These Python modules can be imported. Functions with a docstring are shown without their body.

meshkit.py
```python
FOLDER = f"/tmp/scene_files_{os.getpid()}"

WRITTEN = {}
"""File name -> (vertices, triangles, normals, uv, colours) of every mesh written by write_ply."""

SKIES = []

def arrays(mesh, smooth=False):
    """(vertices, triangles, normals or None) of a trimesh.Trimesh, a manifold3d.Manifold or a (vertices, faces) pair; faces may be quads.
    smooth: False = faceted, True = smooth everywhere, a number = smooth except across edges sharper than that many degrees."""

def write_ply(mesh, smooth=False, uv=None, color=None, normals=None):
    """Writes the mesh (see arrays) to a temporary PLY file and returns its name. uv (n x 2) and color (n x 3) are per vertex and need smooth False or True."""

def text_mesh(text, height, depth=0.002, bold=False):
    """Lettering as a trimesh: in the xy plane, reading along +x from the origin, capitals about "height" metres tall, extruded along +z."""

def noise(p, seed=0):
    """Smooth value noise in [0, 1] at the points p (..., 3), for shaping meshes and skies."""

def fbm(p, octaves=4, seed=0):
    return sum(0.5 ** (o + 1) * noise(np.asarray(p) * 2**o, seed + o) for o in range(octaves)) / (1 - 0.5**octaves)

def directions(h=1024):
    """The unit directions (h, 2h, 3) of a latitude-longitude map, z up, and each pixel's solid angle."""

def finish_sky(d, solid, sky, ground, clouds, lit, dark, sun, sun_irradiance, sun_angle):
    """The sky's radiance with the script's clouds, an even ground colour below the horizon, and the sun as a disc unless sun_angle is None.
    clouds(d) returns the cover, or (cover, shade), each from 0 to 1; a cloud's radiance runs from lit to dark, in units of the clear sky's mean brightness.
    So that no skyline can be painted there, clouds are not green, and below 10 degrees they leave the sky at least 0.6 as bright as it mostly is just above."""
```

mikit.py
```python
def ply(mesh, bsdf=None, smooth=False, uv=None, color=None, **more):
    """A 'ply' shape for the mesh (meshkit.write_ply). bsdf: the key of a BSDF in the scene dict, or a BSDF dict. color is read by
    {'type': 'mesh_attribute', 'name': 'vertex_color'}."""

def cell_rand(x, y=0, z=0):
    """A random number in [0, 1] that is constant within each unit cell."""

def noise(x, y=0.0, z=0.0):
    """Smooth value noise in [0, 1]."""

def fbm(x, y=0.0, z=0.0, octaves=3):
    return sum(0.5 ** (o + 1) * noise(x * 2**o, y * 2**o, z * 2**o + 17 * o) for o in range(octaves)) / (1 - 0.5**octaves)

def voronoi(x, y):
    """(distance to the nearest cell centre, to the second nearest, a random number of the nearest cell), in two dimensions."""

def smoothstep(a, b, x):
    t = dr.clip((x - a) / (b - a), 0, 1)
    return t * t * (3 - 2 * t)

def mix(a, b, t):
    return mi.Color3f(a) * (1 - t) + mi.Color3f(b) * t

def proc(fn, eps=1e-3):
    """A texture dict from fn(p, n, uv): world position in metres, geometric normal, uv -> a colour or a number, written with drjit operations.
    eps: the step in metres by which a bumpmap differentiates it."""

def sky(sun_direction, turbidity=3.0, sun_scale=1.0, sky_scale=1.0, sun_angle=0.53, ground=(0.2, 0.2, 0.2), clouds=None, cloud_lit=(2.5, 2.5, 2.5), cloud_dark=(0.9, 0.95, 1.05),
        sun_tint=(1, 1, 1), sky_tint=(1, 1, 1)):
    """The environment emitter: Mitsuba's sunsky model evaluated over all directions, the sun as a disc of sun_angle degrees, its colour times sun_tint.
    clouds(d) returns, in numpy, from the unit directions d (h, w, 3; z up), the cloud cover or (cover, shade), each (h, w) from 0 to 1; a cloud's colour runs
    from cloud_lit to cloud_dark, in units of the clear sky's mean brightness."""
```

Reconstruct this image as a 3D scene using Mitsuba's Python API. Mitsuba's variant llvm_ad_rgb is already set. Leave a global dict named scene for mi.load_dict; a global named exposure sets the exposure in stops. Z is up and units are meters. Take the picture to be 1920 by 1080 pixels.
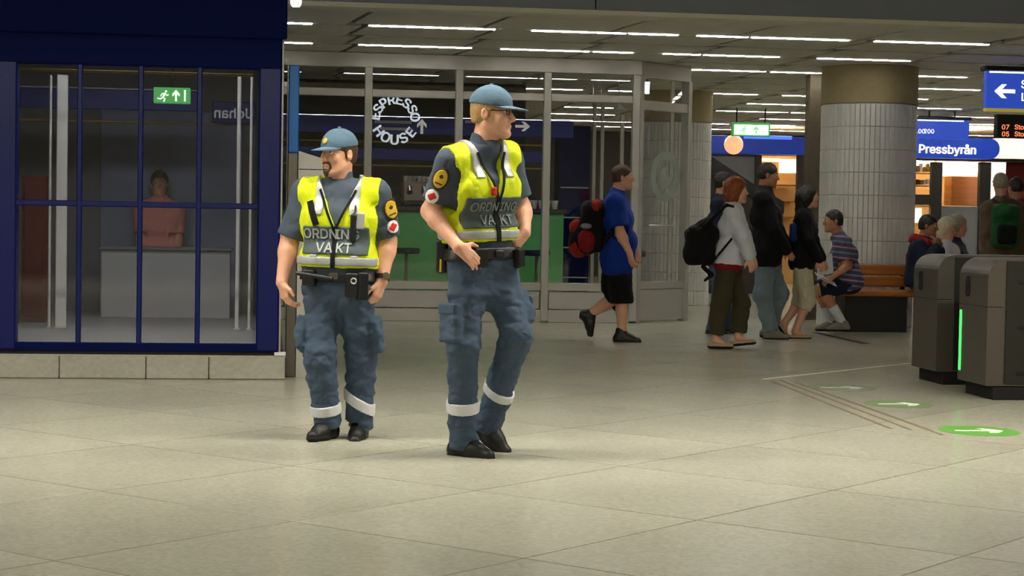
import math, random
import numpy as np, trimesh, shapely, shapely.geometry as sg, shapely.affinity as sa
import drjit as dr
import mitsuba as mi
import mikit, meshkit

scene, labels, taken = {'type': 'scene'}, {}, set()
rng = random.Random(7)

# ---------------------------------------------------------------- camera, light, exposure
EYE, F, YH, ROLL, PHI = 1.22, 3475.0, 410.0, 0.0175, math.radians(7.5)     # eye height, focal length in pixels, horizon row, roll, turn of the building
PITCH = math.atan2(540 - YH, F)
_f = np.array([0, math.cos(PITCH), -math.sin(PITCH)]); _u0 = np.array([0, math.sin(PITCH), math.cos(PITCH)]); _r0 = np.array([1., 0, 0])
_u = _u0 * math.cos(ROLL) - _r0 * math.sin(ROLL)
scene['camera'] = {'type': 'perspective', 'fov': math.degrees(2 * math.atan(960 / F)), 'fov_axis': 'x', 'near_clip': 0.1, 'far_clip': 200.0,
                   'to_world': mi.ScalarTransform4f().look_at(origin=[0, 0, EYE], target=(np.array([0, 0, EYE]) + _f).tolist(), up=_u.tolist())}
exposure = 0.0
HALL_LAMP = (16.2, 15.5, 13.5)          # radiance of the lamp panels in the high hall ceiling
STRIP = (33.0, 32.4, 29.2)             # of the strips in the low ceiling
SHOP = (9.0, 7.2, 4.3)               # of the lamps in the shops
HALL_ROWS = ((9.35, .26, 3.05, 2.6), (4.2, .3, 4.555, .25), (-2.5, .5, 4.555, 1.5))   # distance, width, height, strength of the lamp rows; third is unseen front fill
# ---------------------------------------------------------------- helpers
def lin(r, g, b):
    return [((c / 255 + 0.055) / 1.055) ** 2.4 if c > 10 else c / 255 / 12.92 for c in (r, g, b)]
def n3(v):
    v = np.asarray(v, float); return v / np.linalg.norm(v)
A3, W3, Z3 = np.array([math.cos(PHI), math.sin(PHI), 0]), np.array([-math.sin(PHI), math.cos(PHI), 0]), np.array([0, 0, 1.])
RB = np.stack([A3, W3, Z3], 1)                      # building axes (u along the cafe front, w away from the camera)
def P(u, w, z=0.0): return u * A3 + w * W3 + z * Z3
def ray(x, y):                                      # measuring: photograph pixel -> direction of sight
    x, y = x - 960, y - 540; c, s = math.cos(ROLL), math.sin(ROLL)
    xr, yr = c * x + s * y, -s * x + c * y
    return np.array([xr, F * math.cos(PITCH) - yr * math.sin(PITCH), -(F * math.sin(PITCH) + yr * math.cos(PITCH))])
def at(x, y, Y):
    d = ray(x, y); return d * Y / d[1] + np.array([0, 0, EYE])
def bu(x, y, w):                                    # pixel on the building plane at depth w -> (u, z)
    d = ray(x, y); p = d * w / (d @ W3) + np.array([0, 0, EYE]); return p @ A3, p[2]
def BSDF(key, d): scene[key] = d
def plain(key, rgb, rough=0.6, spec=0.4, metal=0.0, bump=None, **k):
    d = {'type': 'principled', 'base_color': {'type': 'rgb', 'value': rgb} if not isinstance(rgb, dict) else rgb, 'roughness': rough, 'specular': spec, 'metallic': metal, **k}
    if bump: d = {'type': 'bumpmap', 'arbitrary': mikit.proc(bump[0]), 'scale': bump[1], 'bsdf': d}
    BSDF(key, {'type': 'twosided', 'bsdf': d})
def number(name):
    k, i = name, 0
    while k in scene or k in taken: i += 1; k = f'{name}_{i:03d}'
    taken.add(k); return k
def obj(name, mesh, mat, parent=None, smooth=False, **more):
    key = number(f'{parent}__{name}' if parent else name)
    scene[key] = mikit.ply(mesh, mat, smooth=smooth, **more); return key
def again(name, shape, parent=None, **k):           # another entry sharing a ply file
    key = number(f'{parent}__{name}' if parent else name); scene[key] = {**shape, **k}; return key
def tag(key, label=None, cat=None, group=None, kind=None):
    labels[key] = {k: v for k, v in (('label', label), ('category', cat), ('group', group), ('kind', kind)) if v}; return key
def thing(name, label, cat, group=None):
    return tag(number(name), label, cat, group)
def hull(pts): return trimesh.convex.convex_hull(np.asarray(pts, float))
def cbox(u0, u1, w0, w1, z0, z1, c=0.004, building=True):
    c = min(c, (u1 - u0) / 3, (w1 - w0) / 3, (z1 - z0) / 3); pts = []
    for a in (0, 1):
        for b in (0, 1):
            for d in (0, 1):
                x, y, z = (u0, u1)[a], (w0, w1)[b], (z0, z1)[d]; sx, sy, sz = c * (1 - 2 * a), c * (1 - 2 * b), c * (1 - 2 * d)
                pts += [(x + sx, y, z + sz), (x, y + sy, z + sz), (x + sx, y + sy, z)]
    m = hull(pts)
    if building: m.vertices = m.vertices @ RB.T
    return m
def join(ms): return trimesh.util.concatenate(ms)
def frame(c, x, y, z): 
    T = np.eye(4); T[:3, 0], T[:3, 1], T[:3, 2], T[:3, 3] = x, y, z, c; return T
def put(mesh, c, x=A3, y=Z3, z=None):               # a flat mesh (xy plane, +z out) stood up at c
    z = np.cross(x, y) if z is None else z
    m = mesh.copy(); m.apply_transform(frame(c, x, y, z)); return m
def extrude(poly, d): return join([trimesh.creation.extrude_polygon(g, d, engine='earcut') for g in getattr(poly, 'geoms', [poly]) if g.area > 0])
def rod(a, b, r, n=12): return trimesh.creation.cylinder(r, segment=[a, b], sections=n)
def lathe(profile, c, n=24):
    m = trimesh.creation.revolve(np.asarray(profile, float), sections=n); m.apply_translation(c); return m
def text(s, h, depth=0.004, bold=True, center=True):
    m = meshkit.text_mesh(s, h, depth, bold)
    if center: m.apply_translation([-(m.bounds[0][0] + m.bounds[1][0]) / 2, -h / 2, 0])
    return m

# ---------------------------------------------------------------- soft solids: signed distances meshed by surface nets
def cone(a, b, ra, rb=None, k=0.02, op=1):
    a, b = np.asarray(a, float), np.asarray(b, float); rb = ra if rb is None else rb
    ab = b - a; L = max(ab @ ab, 1e-9)
    def fn(X, Y, Z):
        t = np.clip(((X - a[0]) * ab[0] + (Y - a[1]) * ab[1] + (Z - a[2]) * ab[2]) / L, 0, 1)
        return np.sqrt((X - a[0] - t * ab[0]) ** 2 + (Y - a[1] - t * ab[1]) ** 2 + (Z - a[2] - t * ab[2]) ** 2) - (ra + (rb - ra) * t)
    r = max(ra, rb); return (np.minimum(a, b) - r, np.maximum(a, b) + r, fn, k, op)
def ball(c, r, k=0.02, op=1): return cone(c, c, r, r, k, op)
def ell(c, r, R=np.eye(3), k=0.02, op=1):
    c, r = np.asarray(c, float), np.asarray(r, float)
    def fn(X, Y, Z):
        x, y, z = X - c[0], Y - c[1], Z - c[2]; q = [(x * R[0, i] + y * R[1, i] + z * R[2, i]) for i in range(3)]
        k0 = np.sqrt(sum((q[i] / r[i]) ** 2 for i in range(3))); k1 = np.sqrt(sum((q[i] / r[i] ** 2) ** 2 for i in range(3)))
        return k0 * (k0 - 1) / np.maximum(k1, 1e-6)
    e = np.abs(R) @ r; return (c - e, c + e, fn, k, op)
def rbox(c, h, R=np.eye(3), rd=0.01, k=0.01, op=1):
    c, h = np.asarray(c, float), np.asarray(h, float)
    def fn(X, Y, Z):
        x, y, z = X - c[0], Y - c[1], Z - c[2]; q = [np.abs(x * R[0, i] + y * R[1, i] + z * R[2, i]) - h[i] + rd for i in range(3)]
        return np.sqrt(sum(np.maximum(v, 0) ** 2 for v in q)) + np.minimum(np.maximum(np.maximum(q[0], q[1]), q[2]), 0) - rd
    e = np.abs(R) @ h; return (c - e, c + e, fn, k, op)
def blend(D, d, k, op):
    if op < 0: D, d = -D, d
    k = max(k, 1e-4); t = np.clip(0.5 + 0.5 * (d - D) / k, 0, 1)
    out = d + (D - d) * t - k * t * (1 - t)
    return out if op > 0 else -out
def dist(prims, pts):
    X, Y, Z = np.asarray(pts, float).T; D = np.full(len(X), 9.)
    for lo, hi, fn, k, op in prims: D = blend(D, fn(X, Y, Z), k, op)
    return D
def nets(D, lo, h):
    S = D < 0; c = np.zeros(tuple(n - 1 for n in D.shape), np.int8); sl = (slice(0, -1), slice(1, None))
    for i, j, k in np.ndindex(2, 2, 2): c += S[sl[i], sl[j], sl[k]]
    cells = np.argwhere((c > 0) & (c < 8)); ids = np.full(c.shape, -1, np.int32); ids[tuple(cells.T)] = np.arange(len(cells))
    off = np.array(list(np.ndindex(2, 2, 2))); val = np.stack([D[tuple((cells + o).T)] for o in off], 1)
    pos, num = np.zeros((len(cells), 3)), np.zeros(len(cells))
    for i in range(8):
        for j in range(i + 1, 8):
            if np.abs(off[i] - off[j]).sum() == 1:
                s = (val[:, i] < 0) != (val[:, j] < 0); t = np.where(s, val[:, i] / np.where(s, val[:, i] - val[:, j], 1), 0)
                pos += np.where(s[:, None], off[i] + t[:, None] * (off[j] - off[i]), 0); num += s
    v = (cells + pos / num[:, None]) * h + lo; faces = []
    for ax in range(3):
        a, b = [q for q in range(3) if q != ax]
        lo_s = [slice(None)] * 3; hi_s = [slice(None)] * 3; lo_s[ax] = slice(0, -1); hi_s[ax] = slice(1, None)
        e = np.argwhere(S[tuple(lo_s)] != S[tuple(hi_s)]); e = e[(e[:, a] > 0) & (e[:, b] > 0) & (e[:, a] < D.shape[a] - 1) & (e[:, b] < D.shape[b] - 1)]
        if not len(e): continue
        ins = S[tuple(e.T)]; q = []
        for da, db in ((-1, -1), (0, -1), (0, 0), (-1, 0)):
            o = e.copy(); o[:, a] += da; o[:, b] += db; q.append(ids[tuple(o.T)])
        q = np.stack(q, 1); flip = ins if ax != 1 else ~ins
        q = np.where(flip[:, None], q, q[:, ::-1]); faces.append(q)
    q = np.vstack(faces); f = np.vstack([q[:, [0, 1, 2]], q[:, [0, 2, 3]]])
    return trimesh.Trimesh(v, f, process=False)
def soft(prims, h=0.01, clip=None, pad=0.0, bounds=None, wrinkle=0.0, freq=9.0, seed=3, stretch=(1, 1, .6)):
    """One mesh of the soft union; clip(D, X, Y, Z) cuts or offsets it; wrinkle displaces it like cloth."""
    pos = [p for p in prims if p[4] > 0]
    lo = np.min([p[0] for p in pos], 0) if bounds is None else np.asarray(bounds[0], float)
    hi = np.max([p[1] for p in pos], 0) if bounds is None else np.asarray(bounds[1], float)
    lo, hi = lo - pad - 3 * h, hi + pad + 3 * h; n = np.ceil((hi - lo) / h).astype(int) + 1
    ax = [(lo[i] + h * np.arange(n[i])).astype(np.float32) for i in range(3)]; D = np.full(n, 1.0, np.float32)
    for plo, phi, fn, k, op in prims:
        m = k + 3 * h + pad
        i0 = np.clip(np.floor((plo - m - lo) / h).astype(int), 0, n); i1 = np.clip(np.ceil((phi + m - lo) / h).astype(int) + 1, 0, n)
        if (i1 <= i0).any(): continue
        s = tuple(slice(a, b) for a, b in zip(i0, i1))
        D[s] = blend(D[s], fn(ax[0][s[0], None, None], ax[1][None, s[1], None], ax[2][None, None, s[2]]), k, op)
    if clip is not None: D = np.asarray(clip(D, ax[0][:, None, None], ax[1][None, :, None], ax[2][None, None, :]), np.float32)
    D = np.where(D == 0, np.float32(1e-6), D)
    for i in range(3):
        s = [slice(None)] * 3
        for e in (0, -1): s[i] = e; D[tuple(s)] = np.maximum(D[tuple(s)], h)
    m = nets(D, lo, h)
    if wrinkle:
        nv = meshkit.arrays(m, True)[2]; q = m.vertices * np.asarray(stretch) * freq
        m.vertices = m.vertices + nv * (wrinkle * (2 * np.abs(meshkit.fbm(q, 3, seed) - 0.5) * 2 - 0.5))[:, None]
    return m

# ---------------------------------------------------------------- people
def head_prims(H, s=1.0, neck=None):
    """H: 4x4 head frame (x to the person's left, y forward, z up); about 0.23 m from chin to crown."""
    R, c = H[:3, :3], H[:3, 3]
    def p(x, y, z): return c + R @ (np.array([x, y, z]) * s)
    L = [ell(p(0, -.012, .035), np.array([.076, .096, .088]) * s, R, .02), ell(p(0, .025, -.04), np.array([.060, .066, .082]) * s, R, .03)]
    for q in (-1, 1):
        L += [cone(p(q * .052, -.01, -.055), p(q * .018, .068, -.1), .018 * s, .016 * s, .03), ball(p(q * .04, .062, -.022), .022 * s, .03)]
    L += [ball(p(0, .08, -.1), .017 * s, .025), cone(p(-.032, .078, .03), p(.032, .078, .03), .013 * s, None, .02)]
    for q in (-1, 1): L += [ball(p(q * .032, .1, .008), .013 * s, .018, -1)]
    L += [cone(p(0, .09, .015), p(0, .112, -.028), .008 * s, .012 * s, .012), ball(p(.012, .098, -.034), .009 * s, .008), ball(p(-.012, .098, -.034), .009 * s, .008)]
    L += [ell(p(0, .088, -.058), np.array([.024, .012, .006]) * s, R, .008), ell(p(0, .087, -.069), np.array([.022, .012, .007]) * s, R, .008)]
    for q in (-1, 1): L += [ell(p(q * .079, -.012, -.005), np.array([.010, .020, .033]) * s, R, .006), ell(p(q * .088, -.006, -.003), np.array([.006, .010, .018]) * s, R, .004, -1)]
    if neck is not None: L += [cone(p(0, -.03, -.06), neck, .056 * s, .062 * s, .03)]
    return L
def hand_prims(w, d, n, th, curl=.8, s=1.0, thumb_out=.5):
    d = n3(d); n = n3(np.asarray(n, float) - d * (d @ np.asarray(n, float))); side = th * np.cross(d, n); L = []
    for i, (o, f) in enumerate(zip((.027, .009, -.009, -.026), (.93, 1.04, .97, .78))):
        b = w + (d * (.085 - .004 * abs(i - 1)) + side * o) * s
        L += [cone(w + side * o * .55 * s, b, .019 * s, .0125 * s, .012)]
        a, q = curl * .55, b
        for seg, r0, r1 in ((.043, .0105, .0092), (.027, .0092, .0082), (.021, .0082, .0068)):
            e = q + (d * math.cos(a) + n * math.sin(a) + side * o * 1.3) * seg * f * s
            L += [cone(q, e, r0 * s, r1 * s, .004)]; q = e; a += curl * .75
    t0 = w + (d * .025 + side * .026) * s; t1 = t0 + n3(d * .8 + side * (.35 + thumb_out) + n * .25) * .044 * s; t2 = t1 + n3(d + side * thumb_out * .5 + n * .3) * .034 * s
    L += [cone(t0, t1, .017 * s, .0125 * s, .012), cone(t1, t2, .0115 * s, .009 * s, .006)]
    return L
def foot_frame(ankle, fwd, up=None):
    f = n3(fwd); u = np.array([0, 0, 1.]) if up is None else np.asarray(up, float); u = n3(u - f * (u @ f)); return frame(np.asarray(ankle), np.cross(f, u), f, u)
def shoe_prims(T, s=1.0):
    R, c = T[:3, :3], T[:3, 3]
    def p(x, y, z): return c + R @ (np.array([x, y, z]) * s)
    return [cone(p(0, -.045, -.05), p(0, .06, -.052), .04 * s, .042 * s, .02), cone(p(0, .06, -.055), p(.0, .155, -.062), .044 * s, .032 * s, .03), cone(p(0, -.03, -.04), p(0, -.012, .03), .045 * s, .047 * s, .03), cone(p(0, .02, -.01), p(0, .09, -.04), .04 * s, .036 * s, .03)]
def torso_prims(j, g=1.0, off=0.0, belly=0.0):
    shR, shL, hR, hL = (j[k] for k in ('shR', 'shL', 'hipR', 'hipL')); lat, lah = n3(shL - shR), n3(hL - hR); ms, mh = (shR + shL) / 2, (hR + hL) / 2
    fw = n3(np.cross(lat, ms - mh)); up = n3(ms - mh); half = np.linalg.norm(shL - shR) / 2
    C = mh + (ms - mh) * .70; B = mh + (ms - mh) * .30 + fw * belly; Q = mh + (ms - mh) * .03
    la2 = n3(lat + lah); k = .05
    return [cone(shR - up * .012, shL - up * .012, .06 * g + off, None, k), cone(j['neck'] - up * .02, shR, .05 + off, .045 + off, .04), cone(j['neck'] - up * .02, shL, .05 + off, .045 + off, .04),
            cone(C - lat * half * .46 + fw * .01, C + lat * half * .46 + fw * .01, .118 * g + off, None, k), cone(B - la2 * half * .37, B + la2 * half * .37, (.112 + belly * .6) * g + off, None, k),
            cone(Q - lah * half * .40, Q + lah * half * .40, .12 * g + off, None, k)], fw, up, lat
def lerp(a, b, t): return a + (b - a) * t
def cut_above(p, n):                                # keeps the side that n points to
    n = n3(n); return lambda D, X, Y, Z: np.maximum(D, -((X - p[0]) * n[0] + (Y - p[1]) * n[1] + (Z - p[2]) * n[2]))
def both(*fs):
    def f(D, X, Y, Z):
        for g in fs: D = g(D, X, Y, Z)
        return D
    return f
def person(j, label, sp):
    """j: joints in world metres; sp: clothing. Returns key, frames and soft solids for further parts."""
    h, g = sp.get('res', .01), sp.get('girth', 1.0); key = number('person'); tag(key, label, 'person', sp.get('group'))
    f_ = n3(j['face']); u_ = np.asarray(j.get('headup', (0, 0, 1.)), float); u_ = n3(u_ - f_ * (u_ @ f_)); H = frame(j['head'], np.cross(f_, u_), f_, u_)
    hs = sp.get('head', 1.0); R, hc = H[:3, :3], H[:3, 3]
    def hp(x, y, z): return hc + R @ (np.array([x, y, z]) * hs)
    torso, fw, up, lat = torso_prims(j, g, -.012, sp.get('belly', 0)); body = head_prims(H, hs, j['neck']) + torso
    shoes, top = [], sp.get('sleeve', .8)
    for q in 'RL':
        sh, el, wr, hip, kn, an = (j[k + q] for k in ('sh', 'el', 'wr', 'hip', 'kn', 'an'))
        ag = sp.get('arm', 1.0); mid = lerp(el, wr, .25)
        body += [cone(sh, el, .05 * ag, .041 * ag, .03), cone(el, mid, .041 * ag, .043 * ag, .03), cone(mid, wr, .043 * ag, .028 * ag, .03)]
        hd = j.get('hand' + q)
        if hd: body += hand_prims(wr, hd[0], hd[1], hd[2], hd[3] if len(hd) > 3 else .7, sp.get('hs', 1.0), hd[4] if len(hd) > 4 else .5)
        calf = lerp(kn, an, .3)
        body += [cone(hip, kn, .075 * g, .054 * g, .03), cone(kn, calf, .054 * g, .053 * g, .03), cone(calf, an, .053 * g, .036 * g, .03)]
        T = foot_frame(an, j['foot' + q][0], j['foot' + q][1] if len(j['foot' + q]) > 1 else None); shoes.append((T, shoe_prims(T, sp.get('shoe', 1.0))))
        body += [cone(an, T[:3, 3] + T[:3, :3] @ np.array([0, .10, -.055]), .034, .024, .03)]
    scene[key] = mikit.ply(soft(body, h), sp.get('skin', 'skin'), smooth=True)
    for q in (-1, 1):                               # eyes and brows
        e = trimesh.creation.icosphere(2, .0125 * hs); e.apply_translation(hp(q * .032, .078, .010)); ek = obj('eye', e, 'eye_white', key, True)
        ir = trimesh.creation.icosphere(2, .0062 * hs); ir.apply_translation(hp(q * .032, .0865, .010)); obj('iris', ir, 'eye_iris', ek, True)
        if h < .008: obj('eyebrow', soft([cone(hp(q * .016, .091, .029), hp(q * .048, .078, .031), .0045, .0035)], .003), sp['hair'], key, True)
    if h < .008: obj('lips', soft([ell(hp(0, .0925, -.058), (.021, .009, .0045), R, .003), ell(hp(0, .0915, -.068), (.019, .009, .005), R, .003)], .003), 'lips', key, True)
    # hair
    if sp.get('style'):
        st = sp['style']; base = [ell(hp(0, -.014, .037), np.array([.085, .104, .097]) * hs, R, .02), ell(hp(0, -.05, -.02), np.array([.07, .06, .07]) * hs, R, .03)]
        if st == 'bob': base += [ell(hp(0, -.045, -.05), np.array([.105, .085, .10]) * hs, R, .04), ell(hp(0, -.02, .05), np.array([.098, .11, .098]) * hs, R, .03)]
        if st == 'long': base += [cone(hp(0, -.07, 0), hp(0, -.085, -.2), .085, .06, .04), ell(hp(0, -.03, -.02), np.array([.094, .09, .1]) * hs, R, .03)]
        if st == 'tied': base += [ball(hp(0, -.125, 0), .035, .02), ell(hp(0, -.03, .03), np.array([.09, .1, .1]) * hs, R, .02)]
        face = [ell(hp(0, .09, -.045), np.array([.082 if st in ('bob', 'long') else .12, .075, .10]) * hs, R, .015, -1)]
        if st in ('short', 'cap'): face += [rbox(hp(0, .02, -.14), np.array([.2, .2, .09]) * hs, R, .02, .01, -1), rbox(hp(0, .07, -.03), np.array([.2, .055, .045]) * hs, R, .02, .01, -1)]
        obj('hair', soft(base + face, max(.005, h * .7), wrinkle=.006 if st != 'cap' else .003, freq=40), sp['hair'], key, True)
    # shirt or jacket
    off = sp.get('loose', .012); tor, *_ = torso_prims(j, g, off, sp.get('belly', 0)); shirt = list(tor); hem = sp.get('hem', .10); hips = (j['hipR'] + j['hipL']) / 2
    if hem > 0.12: shirt += [cone(j['hip' + q] + up * .02, j['hip' + q] - up * (hem - .1), .12 * g + off, .115 * g + off, .05) for q in 'RL']
    for q in 'RL':
        sh, el, wr = (j[k + q] for k in ('sh', 'el', 'wr')); r0 = sp.get('sleeve_r', .066)
        if top <= 1: e = lerp(sh, el, top); shirt += [cone(sh, e, r0 + .004, r0, .035)]
        else: shirt += [cone(sh, el, r0 + .004, r0 - .006, .035), cone(el, lerp(el, wr, min(top - 1, 1)), r0 - .006, r0 - .018, .03)]
    shirt += [cone(j['neck'] + up * .015 - fw * .01, j['neck'] - up * .02, .066, .08, .02)]
    cuts = [cut_above(hips - up * hem, up), lambda D, X, Y, Z: np.maximum(D, -(np.sqrt((X - hp(0, -.03, -.06)[0]) ** 2 + (Y - hp(0, -.03, -.06)[1]) ** 2 + (Z - hp(0, -.03, -.06)[2]) ** 2) - .085))]
    if top <= 1:
        for q in 'RL':
            e = lerp(j['sh' + q], j['el' + q], top); nd = n3(j['sh' + q] - j['el' + q])
            cuts.append(lambda D, X, Y, Z, e=e, nd=nd: np.where((X - e[0]) ** 2 + (Y - e[1]) ** 2 + (Z - e[2]) ** 2 < .12 ** 2, np.maximum(D, -((X - e[0]) * nd[0] + (Y - e[1]) * nd[1] + (Z - e[2]) * nd[2])), D))
    sk = obj(sp.get('shirt_name', 'shirt'), soft(shirt, h, both(*cuts), wrinkle=sp.get('wrinkle', .008), freq=11), sp['shirt'], key, True)
    # trousers or shorts
    pl, pr, po = sp.get('legs', 1.0), sp.get('leg_r', .02), sp.get('pants_off', .0); pants = [torso_prims(j, g, .004 + po, 0)[0][5]]
    mh = (j['hipR'] + j['hipL']) / 2; pants += [cone(mh + up * .02, mh + up * .12, .10 * g, .10 * g, .05)]
    pants += [cone(mh + up * .1 - lat * .07, mh + up * .1 + lat * .07, .11 * g + po, None, .04)]
    pcut = [cut_above(mh + up * sp.get('waist', .11), -up)]
    for q in 'RL':
        hip, kn, an = (j[k + q] for k in ('hip', 'kn', 'an')); an2 = lerp(kn, an, min(1, max(0, pl * 2 - 1))) if pl > .5 else None
        kn2 = kn if pl >= .5 else lerp(hip, kn, pl * 2)
        pants += [cone(hip, kn2, .088 * g + pr * .6, .062 * g + pr, .045)]
        if an2 is not None: pants += [cone(kn, an2, .062 * g + pr, .05 + pr, .03)]
        rad = max(.13, (.062 * g + pr if pl < .9 else .05 + pr) + .09)
        e, nd = (an2, n3(kn - an)) if an2 is not None else (kn2, n3(hip - kn))
        pcut.append(lambda D, X, Y, Z, e=e, nd=nd, rad=rad: np.where((X - e[0]) ** 2 + (Y - e[1]) ** 2 + (Z - e[2]) ** 2 < rad ** 2, np.maximum(D, -((X - e[0]) * nd[0] + (Y - e[1]) * nd[1] + (Z - e[2]) * nd[2] + sp.get('drop', .03))), D))
        if sp.get('drop', .03) and an2 is not None and pl > .9: pants += [cone(an2, an2 - nd * .07, .05 + pr, .052 + pr, .02)]
    pants += sp.get('pockets', [])
    pk = obj(sp.get('pants_name', 'trousers'), soft(pants, h, both(*pcut), wrinkle=sp.get('pwrinkle', .014), freq=10, seed=8, stretch=(1, 1, sp.get('fold', .6))), sp['pants'], key, True)
    for (T, pr_), q in zip(shoes, 'RL'):
        R2, c2 = T[:3, :3], T[:3, 3]; lowest = -.088 * sp.get('shoe', 1.0)
        base = c2 + R2[:, 2] * lowest; top_cut = cut_above(c2 + R2[:, 2] * sp.get('shoe_top', .03), -R2[:, 2])
        s1 = obj('shoe', soft(pr_, max(.005, h * .7), both(cut_above(base, R2[:, 2]), top_cut)), sp['shoes'], key, True)
        obj('sole', soft(pr_, max(.005, h * .7), both(lambda D, X, Y, Z: D - .004, cut_above(base - R2[:, 2] * .004, R2[:, 2]), cut_above(base + R2[:, 2] * .022, -R2[:, 2])), pad=.01), sp.get('sole', 'mat_rubber'), s1, True)
        if sp.get('socks'): obj('sock', soft([cone(j['an' + q], lerp(j['an' + q], j['kn' + q], sp['socks']), .046, .058, .02)], h * .8), 'white_cloth', key, True)
    return dict(key=key, H=H, hp=hp, R=R, hs=hs, fw=fw, up=up, lat=lat, torso=tor, shirt=shirt, pants=pants, shirt_key=sk, pants_key=pk, hips=mh, shoes=shoes)
def shell(prims, region, h, lift, thick=.008):
    """A thin plate lying on the soft solid, where region(X, Y, Z) < 0."""
    def clip(D, X, Y, Z): return np.maximum(np.maximum(D - lift, -(D + thick)), region(X, Y, Z))
    return clip
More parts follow.
